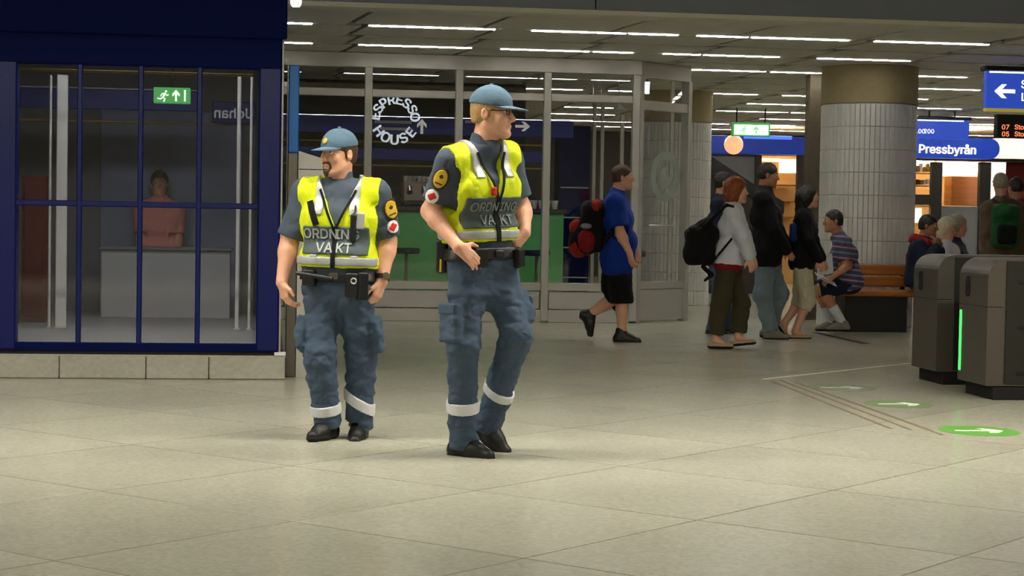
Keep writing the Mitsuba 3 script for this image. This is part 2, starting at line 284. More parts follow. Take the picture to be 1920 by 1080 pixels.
def cap(b, mat, badge=None, h=.005):
    hp, R, hs, key = b['hp'], b['R'], b['hs'], b['key']
    dome = [ell(hp(0, -.012, .045), (.092 * hs, .112 * hs, .098 * hs), R, .02)]
    k = obj('cap', soft(dome, h, both(cut_above(hp(0, 0, .038), R @ np.array([0, .12, 1.])), lambda D, X, Y, Z: D), wrinkle=.002, freq=20), mat, key, True)
    n, m = 13, 9; V, Fc = [], []                    # the curved peak
    for s_ in (0, 1):
        for i in range(n):
            a = math.radians(-62 + 124 * i / (n - 1))
            for q in range(m):
                t = q / (m - 1); r0 = np.array([.090 * math.sin(a), -.012 + .110 * math.cos(a)]); r1 = np.array([.088 * math.sin(a) * .95, -.012 + .110 * math.cos(a) + .088 * max(math.cos(a * 1.25), 0.0) ** .7])
                x, y = r0 * (1 - t) * 1.0 + r1 * t; V.append(hp(x, y, .050 - .35 * (y - .05) * .6 - 3.2 * x * x - s_ * .005))
    for s_ in (0, 1):
        for i in range(n - 1):
            for q in range(m - 1):
                a0 = s_ * n * m + i * m + q; f = [a0, a0 + 1, a0 + m + 1, a0 + m]; f = f if s_ == 0 else f[::-1]; Fc += [[f[0], f[1], f[2]], [f[0], f[2], f[3]]]
    rim = [q for q in range(m)] ; N = n * m
    loop = [i * m + m - 1 for i in range(n)]
    for a0, a1 in zip(loop[:-1], loop[1:]): Fc += [[a0, a0 + N, a1], [a1, a0 + N, a1 + N]]
    obj('peak', trimesh.Trimesh(np.array(V), np.array(Fc), process=False), mat, k, 40)
    obj('button', soft([ell(hp(0, -.012, .145), (.011, .011, .006), R)], .003), mat, k, True)
    if badge is not None: obj('badge', soft(dome, .003, shell(dome, lambda X, Y, Z: np.sqrt((X - badge[0]) ** 2 + (Y - badge[1]) ** 2 + (Z - badge[2]) ** 2) - .021, .003, .005), pad=.01, bounds=(badge - .05, badge + .05)), 'badge_gold', k, True)
    return k
# ---------------------------------------------------------------- materials
def speck(c, amt=.12, s=55.0, big=.10):
    return mikit.proc(lambda p, n, uv: mi.Color3f(c) * (1 - amt / 2 + amt * mikit.fbm(p.x * s, p.y * s, p.z * s, 2)) * (1 - big / 2 + big * mikit.fbm(p.x * 1.7, p.y * 1.7, p.z * 1.7, 3)))
for i, t in enumerate((0.96, 1.0, 1.04)):
    c = [.315 * t, .304 * t, .243 * t]
    plain(f'mat_floor_{i}', speck(c, .30, 60.0, .16), .24, .5)
plain('mat_grout', lin(112, 106, 92), .8, .2)
plain('mat_plinth', speck([.36, .34, .28], .3, 40.0, .25), .5, .3)
plain('mat_ceiling', speck([.66, .64, .55], .06, 30.0, .12), .7, .2)
plain('mat_ceiling_dark', lin(40, 38, 32), .8, .2)
plain('mat_fascia', speck(lin(128, 134, 150), .05, 20.0, .08), .5, .4)
plain('mat_soffit', lin(215, 213, 198), .6, .3)
plain('mat_wall', speck(lin(150, 148, 138), .05, 20., .1), .8, .2)
plain('mat_wall_dark', lin(60, 58, 54), .8, .2)
plain('mat_alu', lin(182, 178, 170), .38, .5, .25)
plain('mat_alu_panel', speck(lin(186, 182, 176), .03, 30., .06), .42, .5, .2)
plain('mat_navy', lin(7, 19, 82), .35, .3)
plain('mat_navy_dark', lin(4, 15, 66), .6, .06)
plain('mat_black', lin(14, 14, 15), .45, .4)
plain('mat_rubber', lin(20, 20, 20), .7, .3)
plain('mat_steel', speck(lin(112, 106, 96), .05, 80., .06), .34, .5, .6)
plain('mat_gate', speck(lin(88, 82, 74), .06, 90., .05), .38, .5, .45)
plain('mat_gate_side', lin(36, 35, 29), .4, .4, .1)
plain('mat_white', lin(215, 215, 210), .5, .4)
plain('mat_chrome', lin(200, 200, 200), .15, .5, 1.0)
plain('mat_blue_sign', lin(8, 105, 190), .4, .5)
plain('mat_tile', speck(lin(234, 232, 226), .04, 20., .05), .35, .5)
plain('mat_tile_grout', lin(176, 174, 166), .7, .2)
plain('mat_concrete', speck(lin(152, 138, 104), .12, 25., .22), .8, .2)
plain('mat_post', lin(70, 62, 48), .6, .3)
plain('mat_green_counter', speck(lin(74, 150, 84), .05, 8., .25), .5, .4)
plain('mat_dark_wood', lin(40, 34, 30), .5, .4)
plain('mat_red_dark', lin(96, 20, 18), .5, .4)
plain('mat_grey', lin(120, 122, 124), .6, .3)
plain('mat_palegrey', lin(176, 178, 178), .7, .3)
plain('mat_paleblue', lin(140, 150, 172), .6, .3)
plain('mat_yellow', lin(120, 98, 34), .5, .4); plain('mat_reflected_banner', lin(44, 52, 118), .5, .3); plain('mat_reflected_board', lin(28, 38, 120), .5, .3)  # the last two colour boards that stand in for reflections
plain('mat_shelf', lin(205, 160, 100), .6, .3)
plain('mat_floor_green', lin(92, 150, 62), .45, .4)
plain('mat_floor_white', lin(225, 228, 215), .5, .4)
plain('mat_strip_brown', lin(120, 104, 80), .6, .3)
plain('mat_strip_pale', lin(214, 206, 180), .45, .4)
plain('mat_frost', lin(150, 160, 150), .8, .2)
def wood(p, n, uv):
    r = mikit.fbm(p.x * 3 + p.y * 3, p.z * 60, p.y * 2, 3)
    return mikit.mix(lin(120, 66, 22), lin(168, 102, 42), r)
plain('mat_bench', mikit.proc(wood), .38, .5)
BSDF('mat_glass', {'type': 'thindielectric', 'int_ior': 1.52})
def lamp(weight, rgb):                              # weight: how often the renderer samples it
    return {'emitter': {'type': 'area', 'radiance': {'type': 'rgb', 'value': list(rgb)}, 'sampling_weight': float(weight or .08)}}
def facing_down(u0, u1, w0, w1, z): return trimesh.Trimesh([P(u0, w0, z), P(u1, w0, z), P(u1, w1, z), P(u0, w1, z)], [[0, 2, 1], [0, 3, 2]], process=False)
SERIF = 0

# ---------------------------------------------------------------- floor
TA, TS, TO = -0.6605, 1.1661, np.array([-1.7835, 8.0575])
tag('floor', 'polished beige stone floor of large slabs laid diagonally', None, None, 'structure')
base = trimesh.creation.box(bounds=[[-14, -10, -.30], [24, 44, -.0008]]); scene['floor'] = mikit.ply(base, 'mat_grout'); taken.add('floor')
tu = np.array([math.cos(TA), math.sin(TA)]); tv = np.array([-tu[1], tu[0]])
gap = .0055; q = TS / 2 - gap
def slab_mesh():
    c, z0 = .0006, -.02; m = hull([(x, y, z) for x, y, z in [(sx * q, sy * q, z0) for sx in (-1, 1) for sy in (-1, 1)] + [(sx * q, sy * q, -c) for sx in (-1, 1) for sy in (-1, 1)] + [(sx * (q - c), sy * (q - c), 0) for sx in (-1, 1) for sy in (-1, 1)]])
    return m
slab_shapes = []
for i in range(3): slab_shapes.append(mikit.ply(slab_mesh(), f'mat_floor_{i}'))
cells = []
for i in range(-60, 60):
    for k in range(-60, 60):
        cx, cy = TO + (i + .5) * TS * tu + (k + .5) * TS * tv
        if -9.5 < cy < 43.5 and -13.5 < cx < 23: cells.append((cx, cy))
def in_view(c): return c[1] > 4.5 and abs(c[0] - .0) < c[1] * .277 + .9
seen = sorted([c for c in cells if in_view(c)], key=lambda c: c[1])[:285]
seen_set = set(seen)
def slab_at(c): return mi.ScalarTransform4f().translate([float(c[0]), float(c[1]), 0]).rotate([0, 0, 1], math.degrees(TA))
for c in seen: again('slab', slab_shapes[rng.randrange(3)], 'floor', to_world=slab_at(c))
rest = []
Rz = np.array([[tu[0], tv[0], 0], [tu[1], tv[1], 0], [0, 0, 1]])
sm = slab_mesh()
for c in cells:
    if c not in seen_set:
        m = sm.copy(); m.vertices = m.vertices @ Rz.T + [c[0], c[1], 0]; rest.append(m)
k = obj('far_slabs', join(rest), 'mat_floor_1', 'floor'); tag(k, kind='stuff')
# tactile grooves and pale joint
def strip(p, q2, width, mat, z=.0015, name='guide_line'):
    p, q2 = np.array(p[:2]), np.array(q2[:2]); d = (q2 - p) / np.linalg.norm(q2 - p); s = np.array([-d[1], d[0]]) * width / 2
    return obj(name, extrude(sg.Polygon([p + s, p - s, q2 - s, q2 + s]), z), mat, 'floor')
def fl(x, y): 
    d = ray(x, y); return d * (-EYE / d[2]) + np.array([0, 0, EYE])
for a, b in (((1447, 715), (1671, 804)), ((1463, 713), (1708, 806)), ((1490, 716), (1743, 806)), ((1503, 721), (1768, 816))): strip(fl(*a), fl(*b), .024, 'mat_strip_brown')
strip(fl(1431, 711), fl(1708, 681), .05, 'mat_strip_pale'); strip(fl(1530, 624), fl(1626, 645), .10, 'mat_black'); strip(fl(1288, 557), fl(1345, 577), .10, 'mat_strip_brown')

# ---------------------------------------------------------------- ceilings, fascia, walls
CZ, W0 = 3.12, 17.15
tag('ceiling', 'low grey-beige ceiling of long metal panels with dark joints', None, None, 'structure'); taken.add('ceiling')
scene['ceiling'] = mikit.ply(cbox(-9, 19, W0, 40, CZ + .05, CZ + .2), 'mat_ceiling_dark')
US = [.945 + 1.31 * i for i in range(-8, 13)]
WS = [W0, 18.50] + [18.62 + 2.05 * i / 2 for i in range(1, 21)]
def panel_shape(w): return mikit.ply(cbox(.03, 1.28, .04, w - .04, CZ, CZ + .045, .006), 'mat_ceiling')
shp = {}
for r, (wa, wb) in enumerate(zip(WS[:-1], WS[1:])):
    d = round(wb - wa, 3); shp.setdefault(d, panel_shape(d)); far = []
    for u in US[:-1]:
        c = P(u + .65, wa)
        vis = abs(c[0]) < .277 * c[1] + .8 and wa < 29.5
        if vis: again('panel', shp[d], 'ceiling', to_world=mi.ScalarTransform4f().translate(P(u, wa).tolist()).rotate([0, 0, 1], math.degrees(PHI)))
        else: far.append(cbox(u + .03, u + 1.28, wa + .04, wb - .04, CZ, CZ + .045, .006))
    if far: tag(obj('outer_panels', join(far), 'mat_ceiling', 'ceiling'), kind='stuff')
# the strips of light
segs = {18.56: [(-1.7, -.45), (-.3, .4), (.96, 2.23), (2.6, 3.56), (3.60, 4.1), (4.3, 4.83), (4.87, 5.9), (6.17, 7.4)],
        20.67: [(-1.6, -.5), (-.4, .45), (.96, 2.22), (2.55, 3.55), (3.60, 4.05), (4.4, 4.83), (4.87, 5.75), (6.2, 7.3)]}
for i in range(2, 10):
    w = 18.60 + 2.05 * i; segs[w] = []
    for u in US[:-1]:
        if rng.random() < .8: a = u + rng.choice((.03, .03, .3)); segs[w].append((a, u + rng.choice((.95, 1.27, 1.27))))
ORD = ['front', 'second', 'third', 'fourth', 'fifth', 'sixth', 'seventh', 'eighth', 'ninth', 'tenth']; NTH = ['first', 'second', 'third', 'fourth', 'fifth', 'sixth', 'seventh', 'eighth', 'ninth', 'tenth']
for wi, (w, ss) in enumerate(sorted(segs.items())):
    nth = 0
    for a, b in ss:
        if w > 21.4 and a < 4.5 and not (26 < w < 28 and a > 3): continue
        c = P((a + b) / 2, w)
        if abs(c[0]) > .277 * c[1] + 2.5: continue
        vis = b > bu(535, 60, w)[0] + .1 and a < bu(1920, 60, w)[0]; nth += vis
        if wi < 2 and not vis: continue
        if wi < 2 and vis: t = thing('ceiling_light', f'thin white strip light, {NTH[nth - 1]} from the left in the {ORD[wi]} row of the low ceiling', 'ceiling light', 'strip lights in the low ceiling')
        else: t = thing('ceiling_light', f'thin white strip light in the {ORD[wi]} row of the low ceiling', 'ceiling light', f'strip lights in the {ORD[wi]} row')
        obj('tube', cbox(a, b, w - .035, w + .035, CZ - .012, CZ - .002, .003), 'mat_white', t, **lamp(.4, STRIP))
        obj('housing', cbox(a - .01, b + .01, w - .06, w + .06, CZ - .002, CZ + .03, .002), 'mat_alu', t)
tag('trim_1', 'grey metal fascia above the low ceiling with a pale lower lip', None, None, 'structure'); taken.add('trim_1')
scene['trim_1'] = mikit.ply(cbox(-9, 19, W0 - .25, W0 - .02, CZ + .012, 4.6), 'mat_fascia')
lip = extrude(sg.Polygon([(0, .02), (.01, -.02), (.04, -.035), (.25, -.035), (.25, .0), (.02, .0), (.012, .02)]), 28.0)
lip.vertices = np.stack([lip.vertices[:, 2] - 9, lip.vertices[:, 0] + W0 - .262, lip.vertices[:, 1] + CZ + .01], 1); lip.invert(); lip.vertices = lip.vertices @ RB.T
obj('lip', lip, 'mat_soffit', 'trim_1', 30)
for i, u in enumerate([-8, -2.3, 2.95, 8.2, 13.5]): obj('joint', cbox(u, u + .012, W0 - .254, W0 - .24, CZ + .04, 4.58, .001), 'mat_black', 'trim_1')
tag('ceiling_hall', 'high ceiling of the front hall', None, None, 'structure'); scene['ceiling_hall'] = mikit.ply(cbox(-9, 19, -9, W0, 4.6, 4.8), 'mat_ceiling'); taken.add('ceiling_hall')
for nm, b in (('wall_back', (-9, 19, 39.5, 39.9, 0, CZ + .1)), ('wall_left', (-9.3, -9, -9, 40, 0, 4.7)), ('wall_right', (19, 19.3, -9, 40, 0, 4.7)), ('wall_front', (-9, 19, -9.3, -9, 0, 4.7))):
    tag(nm, {'wall_back': 'dark wall at the far end of the hall', 'wall_left': 'left wall of the hall', 'wall_right': 'right wall of the hall', 'wall_front': 'wall behind the viewer'}[nm], None, None, 'structure'); scene[nm] = mikit.ply(cbox(*b), 'mat_wall_dark' if nm == 'wall_back' else 'mat_wall'); taken.add(nm)
for i, (w, wd, lz, ls) in enumerate(HALL_ROWS):
    t = thing('hall_light', f'long unseen lamp panel in the high hall ceiling, the {("nearest", "second", "third")[i]} one from the low ceiling', 'ceiling light'); obj('diffuser', facing_down(-7, 9, w - wd / 2, w + wd / 2, lz), 'mat_white', t, **lamp(40, [ls * v for v in HALL_LAMP])); obj('housing', cbox(-7.05, 9.05, w - wd / 2 - .04, w + wd / 2 + .04, lz + .005, lz + .044), 'mat_alu', t)
    for u in (-6, -2, 2, 6) if lz < 4 else (): obj('hanger', rod(P(u, w, lz + .044), P(u, w, 4.6), .01), 'mat_black', t)
# hanging lamp at the top edge, in front of the fascia
pl = at(555, 2, 16.0)
t = thing('pendant_lamp', 'glowing white tube lamp hanging at the top edge beside the blue kiosk', 'lamp')
obj('tube', lathe([(0, 0), (.03, .004), (.045, .02), (.05, .05), (.05, .42), (0, .42)], pl + [0, 0, -.055]), 'mat_white', t, 30, **lamp(1, (2.6, 2.5, 2.2)))
obj('stem', rod(pl + [0, 0, .36], [pl[0], pl[1], 4.6], .012), 'mat_black', t)

# ---------------------------------------------------------------- kiosk (left)
KW, KU, KL = 13.75, .08, -3.2
kio = thing('kiosk', 'tall navy blue glazed kiosk with black-blue frames on a stone plinth', 'kiosk')
pln = obj('plinth', cbox(KL, .125, KW + .06, 18.7, 0, .16), 'mat_grout', kio)
edges = [KL, -2.75, -1.655 + .4 - 1.45, -1.505, -.885, -.435, .134]
edges = [KL, -2.0, -1.50, -.88, -.425, .134]
for a, b in zip(edges[:-1], edges[1:]): obj('stone_slab', cbox(a + .003, b - .003, KW, KW + .09, 0.002, .172, .008), 'mat_plinth', pln)
obj('top_slab', cbox(KL, .134, KW + .0, KW + .3, .162, .178, .004), 'mat_plinth', pln)
obj('recess', cbox(KL, .06, KW + .03, KW + .12, .178, .225), 'mat_black', kio)
obj('bottom_rail', cbox(KL, KU - .002, KW + .0, KW + .10, .205, .262), 'mat_navy_dark', kio)
obj('fascia_panel', cbox(KL, KU, KW - .01, KW + .12, 2.28, 3.1, .01), 'mat_navy_dark', kio)
obj('crown', cbox(KL, KU + .035, KW - .06, KW + .0, 2.50, 3.1, .01), 'mat_navy_dark', kio)
obj('corner_post', cbox(-.085, KU, KW - .005, KW + .14, .21, 2.3, .012), 'mat_navy', kio)
obj('corner_post', cbox(KL, -1.81, KW - .005, KW + .14, .21, 2.3, .012), 'mat_navy', kio)
obj('corner_trim', cbox(KU - .001, KU + .016, KW + .03, KW + .06, .2, 2.5), 'mat_alu', kio)
obj('side_panel', cbox(KU - .06, KU - .02, KW + .14, 18.6, .18, 3.1), 'mat_navy', kio)
obj('side_panel', cbox(KL, KL + .04, KW + .14, 18.6, .18, 3.1), 'mat_navy', kio)
obj('roof', cbox(KL, KU - .02, KW + .12, 18.6, 3.0, 3.1), 'mat_navy_dark', kio)
MU = [-1.812, -1.368, -.934, -.513, -.095]
for u in MU[1:4]: obj('mullion', cbox(u - .018, u + .018, KW, KW + .06, .255, 2.29, .006), 'mat_navy', kio)
obj('mid_rail', cbox(-1.82, -.08, KW + .004, KW + .05, 1.255, 1.297, .006), 'mat_navy', kio)
for a, b in zip(MU[:-1], MU[1:]):
    for z0, z1 in ((.262, 1.256), (1.296, 2.285)):
        g = trimesh.Trimesh([P(a + .016, KW + .03, z0), P(b - .016, KW + .03, z0), P(b - .016, KW + .03, z1), P(a + .016, KW + .03, z1)], [[0, 1, 2], [0, 2, 3]], process=False); obj('glass_pane', g, 'mat_glass', kio)
fp = at(527, 661, 13.75); obj('foot_block', cbox(KU - .03, KU + .055, KW - .01, KW + .06, .178, .205), 'mat_white', kio)
# inside the kiosk
obj('inner_floor', cbox(KL, KU - .06, KW + .12, 18.6, .178, .25), 'mat_grey', kio)
obj('rear_wall', cbox(KL, KU - .06, 18.5, 18.6, .25, 3.0), 'mat_grey', kio)
ua, za = bu(190, 205, 18.45); ub, zb = bu(452, 460, 18.45); obj('wall_panel', cbox(ua, ub, 18.44, 18.5, .25, za), 'mat_paleblue', kio)
obj('inner_ceiling', cbox(KL, KU - .06, KW + .13, 18.5, 2.92, 3.0), 'mat_black', kio)
cnt = thing('ticket_counter', 'pale grey counter behind the kiosk glass', 'counter'); ua, zt = bu(190, 462, 17.3); ub, _ = bu(432, 462, 17.3)
obj('front', cbox(ua, ub, 17.3, 17.6, .25, zt - .03), 'mat_palegrey', cnt); obj('worktop', cbox(ua - .02, ub + .02, 17.26, 17.7, zt - .03, zt, .008), 'mat_grey', cnt)
for (x0, x1), lab in (((89, 97), 'thin white post behind the kiosk glass at its left end'), ((103, 127), 'broad white post behind the kiosk glass at its left end'), ((440, 453), 'white post behind the kiosk glass, left one of the pair at its right end'), ((464, 475), 'white post behind the kiosk glass, right one of the pair at its right end')):
    (ua, z0), (ub, z1) = bu(x0, 610, 15.6), bu(x1, 140, 15.6); t = thing('white_post', lab, 'post'); obj('shaft', cbox(ua, ub, 15.6, 15.66, .262, z1, .006), 'mat_white', t); obj('foot', cbox(ua - .012, ub + .012, 15.59, 15.67, .25, .264, .003), 'mat_alu', t)
(ua, z0), (ub, z1) = bu(40, 560, 16.4), bu(86, 330, 16.4); t = thing('cabinet', 'dark red cabinet behind the kiosk glass at its left end', 'cabinet'); obj('body', cbox(ua, ub, 16.4, 16.8, .25, z1), 'mat_red_dark', t); obj('door', cbox(ua + .02, ub - .02, 16.385, 16.4, .3, z1 - .04), 'mat_red_dark', t)
# reflected blue band and name, built as solid boards; exit sign
def flat_sign(u0, u1, w, z0, z1, th=.05): return cbox(u0, u1, w, w + th, z0, z1, .006)
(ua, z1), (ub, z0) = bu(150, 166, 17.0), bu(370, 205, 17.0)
t = thing('blue_banner', 'navy blue banner inside the kiosk, standing in for a reflection in its glass', 'sign'); obj('board', flat_sign(bu(36, 180, 17)[0], ub, 17.0, z0 - .02, z1), 'mat_reflected_banner', t); obj('edge', cbox(bu(36, 180, 17)[0], ub, 16.99, 17.05, z1, z1 + .012, .002), 'mat_palegrey', t)
t = thing('letter_sign', 'navy sign with white mirror-written name, standing in for a reflection in kiosk glass', 'sign'); (ua, z1), (ub, z0) = bu(398, 190, 16.6), bu(478, 232, 16.6)
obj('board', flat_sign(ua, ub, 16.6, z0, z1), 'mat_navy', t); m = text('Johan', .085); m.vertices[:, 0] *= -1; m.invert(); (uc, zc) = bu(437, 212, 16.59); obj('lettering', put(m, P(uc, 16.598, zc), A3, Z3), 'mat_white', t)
(ua, z1), (ub, z0) = bu(288, 163, 16.2), bu(357, 195, 16.2)
t = thing('exit_sign', 'glowing green running-man exit sign behind the kiosk glass', 'exit sign')
obj('box', cbox(ua, ub, 16.2, 16.26, z0, z1, .006), 'mat_floor_green', t, **lamp(0, (.02, .20, .055)))
def running_man(s=1.0):
    p = [sg.Point(.30, .86).buffer(.1), sg.LineString([(.22, .68), (.05, .36)]).buffer(.085), sg.LineString([(.05, .36), (.22, .2), (.12, 0)]).buffer(.055), sg.LineString([(.05, .36), (-.18, .2), (-.40, .26)]).buffer(.055), sg.LineString([(.22, .66), (.42, .5), (.5, .6)]).buffer(.045), sg.LineString([(.2, .68), (-.05, .66), (-.14, .46)]).buffer(.045)]
    return sa.scale(shapely.union_all(p), s, s, origin=(0, 0))
def arrow(s=1.0): return sa.scale(sg.Polygon([(-.09, -.5), (.09, -.5), (.09, .12), (.32, -.1), (.32, .14), (0, .5), (-.32, .14), (-.32, -.1), (-.09, .12)]), s, s, origin=(0, 0))
hh = z1 - z0; zc = (z0 + z1) / 2; GW = (.75, .85, .70)
obj('running_man', put(extrude(running_man(hh * .72), .004), P(ua + hh * .55, 16.196, z0 + hh * .12), A3, Z3), 'mat_white', t, **lamp(0, GW))
obj('arrow', put(extrude(arrow(hh * .72), .004), P(ua + hh * 1.38, 16.196, zc), A3, Z3), 'mat_white', t, **lamp(0, GW))
obj('door_mark', put(extrude(sg.box(-.05 * hh, -.36 * hh, .06 * hh, .36 * hh), .004), P(ua + hh * 1.92, 16.196, zc), A3, Z3), 'mat_white', t, **lamp(0, GW))
obj('hanger', rod(P((ua + ub) / 2, 16.23, z1), P((ua + ub) / 2, 16.23, 2.92), .008), 'mat_black', t)
t = thing('yellow_rail', 'thin yellow bar under the kiosk ceiling, standing in for a reflection', 'rail'); (ua, z1), (ub, _) = bu(36, 132, 14.3), bu(476, 132, 14.3); obj('bar', cbox(ua, ub, 14.3, 14.33, z1 - .0, z1 + .02, .004), 'mat_yellow', t)  # yellow reflections in the kiosk glass, modelled as bars
t = thing('yellow_rail', 'thin yellow bar across the kiosk below the exit sign, standing in for a reflection', 'rail'); (ua, z1), (ub, _) = bu(36, 226, 16.9), bu(476, 238, 16.9); obj('bar', cbox(ua, ub, 16.9, 16.93, z1 - .0, z1 + .02, .004), 'mat_yellow', t)
kl = thing('ceiling_lamp', 'added lamp under the kiosk ceiling, out of view, lighting the interior', 'lamp'); obj('diffuser', cbox(-1.7, -.2, 14.5, 15.0, 2.88, 2.915), 'mat_white', kl, **lamp(4, (8.5, 8.5, 8.8)))  # fill lamp added out of view to brighten the kiosk interior
# pylon and cabinet beside the kiosk
u0, u1 = bu(537, 400, 14.0)[0], bu(557, 400, 14.0)[0]
t = thing('info_pylon', 'slim grey pylon with a bright blue upper panel beside the kiosk', 'pylon'); zb = bu(548, 286, 14.0)[1]; zt = bu(548, 122, 14.0)[1]
obj('post', cbox(u0 + .005, u1, 14.0, 14.12, 0, zb, .006), 'mat_steel', t); obj('blue_panel', cbox(u0 + .005, u1 + .004, 13.99, 14.13, zb, zt, .008), 'mat_blue_sign', t)
t = thing('machine', 'grey metal cabinet with a sloping top between the kiosk and the shorter guard', 'cabinet'); u2 = bu(604, 500, 14.05)[0]; za, zb2 = bu(558, 283, 14.05)[1], bu(600, 298, 14.05)[1]
b_ = hull([P(u, w, z) for w in (14.02, 14.42) for u, z in ((u1 + .006, 0), (u2, 0), (u1 + .006, za), (u2, zb2))]); obj('body', b_, 'mat_alu_panel', t); zz = bu(580, 317, 14.05)[1]; obj('seam', cbox(u1 + .01, u2 - .005, 14.015, 14.03, zz - .006, zz, .001), 'mat_black', t)

# ---------------------------------------------------------------- cafe front
FW = 21.65
tag('wall_cafe', 'glazed cafe front with grey aluminium frames and kick panels', None, None, 'structure'); taken.add('wall_cafe')
scene['wall_cafe'] = mikit.ply(cbox(-2.5, 4.36, FW - .02, FW + .10, 2.945, CZ - .002, .006), 'mat_alu')
MUL = [-1.88, -.82, .235, 1.13, 2.19, 3.235, 4.30]; MW = .045
for u in MUL: obj('mullion', cbox(u - MW, u + MW, FW - .01, FW + .09, 0.02, 2.95, .006), 'mat_alu', 'wall_cafe')
for a, b in zip(MUL[:-1], MUL[1:]):
    a, b = a + MW - .002, b - MW + .002
    obj('transom', cbox(a, b, FW, FW + .08, 2.61, 2.70, .006), 'mat_alu', 'wall_cafe'); obj('lower_rail', cbox(a, b, FW, FW + .08, .375, .47, .006), 'mat_alu', 'wall_cafe'); obj('sill', cbox(a, b, FW - .01, FW + .09, .0, .15, .006), 'mat_alu', 'wall_cafe')
    obj('kick_panel', cbox(a + .012, b - .012, FW + .015, FW + .07, .158, .368, .008), 'mat_alu_panel', 'wall_cafe')
    for z0, z1 in ((.468, 2.612), (2.698, 2.947)):
        obj('glass_pane', trimesh.Trimesh([P(a, FW + .04, z0), P(b, FW + .04, z0), P(b, FW + .04, z1), P(a, FW + .04, z1)], [[0, 1, 2], [0, 2, 3]], process=False), 'mat_glass', 'wall_cafe')
# ring of letters on the second pane
uc, zc = bu(741, 224, FW + .03); px_ = 22.0 / F; r_mid = 37 * px_
def arc_text(s, a0, a1, r, h, top=True):
    out = []
    for i, ch in enumerate(s):
        a = math.radians(a0 + (a1 - a0) * i / (len(s) - 1)); m = text(ch, h, .004, True); m = join([m.copy().apply_translation([d, 0, 0]) for d in (-.003, .003)])
        rot = a - math.pi / 2 if top else a + math.pi / 2
        m.apply_transform(trimesh.transformations.rotation_matrix(rot, [0, 0, 1])); m.apply_translation([r * math.cos(a), r * math.sin(a), 0]); out.append(m)
    return join(out)
ring = join([arc_text('ESPRESSO', 172, 8, r_mid, .108), arc_text('HOUSE', 216, 322, r_mid, .112, False)])
plain('mat_letter', lin(235, 245, 255), .5, .3)
obj('lettering', put(ring, P(uc, FW + .036, zc), A3, Z3), 'mat_letter', 'wall_cafe', **lamp(.1, (.26, .30, .37)))
# angled door
D0, D1 = np.array([4.36, 21.74]), np.array([5.11, 22.39]); dd = n3(np.r_[D1 - D0, 0]); dx = dd[0] * A3 + dd[1] * W3; dy = np.cross(Z3, dx); dl = float(np.linalg.norm(D1 - D0)); d0 = P(*D0)
def dbox(s0, s1, t0, t1, z0, z1, c=.005):
    m = cbox(s0, s1, t0, t1, z0, z1, c, False); m.vertices = d0 + m.vertices @ np.stack([dx, dy, Z3], 1).T; return m
tag('door_1', 'angled glass door of the cafe with a pale ring emblem and a bar handle', None, None, 'structure'); taken.add('door_1')
scene['door_1'] = mikit.ply(dbox(0, dl, -.02, .08, 2.93, CZ - .002), 'mat_alu')
obj('jamb', dbox(-.02, .05, -.03, .09, 0, 2.94), 'mat_alu', 'door_1'); obj('jamb', dbox(dl - .05, dl + .02, -.03, .09, 0, 2.94), 'mat_alu', 'door_1')
obj('transom', dbox(.05, dl - .05, -.01, .07, 2.55, 2.66), 'mat_alu', 'door_1'); obj('kick_panel', dbox(.05, dl - .05, .0, .06, .02, .40), 'mat_alu_panel', 'door_1'); obj('lower_rail', dbox(.05, dl - .05, -.01, .07, .40, .49), 'mat_alu', 'door_1')
for z0, z1 in ((.49, 2.55), (2.66, 2.93)):
    c4 = [d0 + dx * s + dy * .03 + Z3 * z for s, z in ((.05, z0), (dl - .05, z0), (dl - .05, z1), (.05, z1))]; obj('glass_pane', trimesh.Trimesh(c4, [[0, 1, 2], [0, 2, 3]], process=False), 'mat_glass', 'door_1')
hz = 1.22 + (417 - 425) * 22.3 / F; obj('handle', rod(d0 + dx * .12 - dy * .06 + Z3 * hz, d0 + dx * .62 - dy * .06 + Z3 * hz, .016), 'mat_chrome', 'door_1', 30)
for s in (.14, .60): obj('handle_bracket', rod(d0 + dx * s - dy * .06 + Z3 * hz, d0 + dx * s + dy * .03 + Z3 * hz, .010), 'mat_chrome', 'door_1')
emb = sg.Point(0, 0).buffer(.30).difference(sg.Point(0, 0).buffer(.20)).union(sg.Point(.0, -.01).buffer(.13).difference(sg.Point(.05, .05).buffer(.07)))
ez = 1.22 + (417 - 332) * 22.3 / F; obj('emblem', put(extrude(emb, .003), d0 + dx * .56 + dy * .026 + Z3 * ez, dx, Z3), 'mat_frost', 'door_1')
t = thing('lantern', 'small glowing white cylinder lamp behind the glass above the cafe door', 'lamp'); lp = at(1213, 176, 23.2); obj('shade', lathe([(0, 0), (.03, 0), (.032, .15), (0, .15)], lp), 'mat_white', t, 30, **lamp(0, (1.6, 1.7, 1.4))); obj('cord', rod(lp + [0, 0, .15], [lp[0], lp[1], CZ + .01], .006), 'mat_black', t)
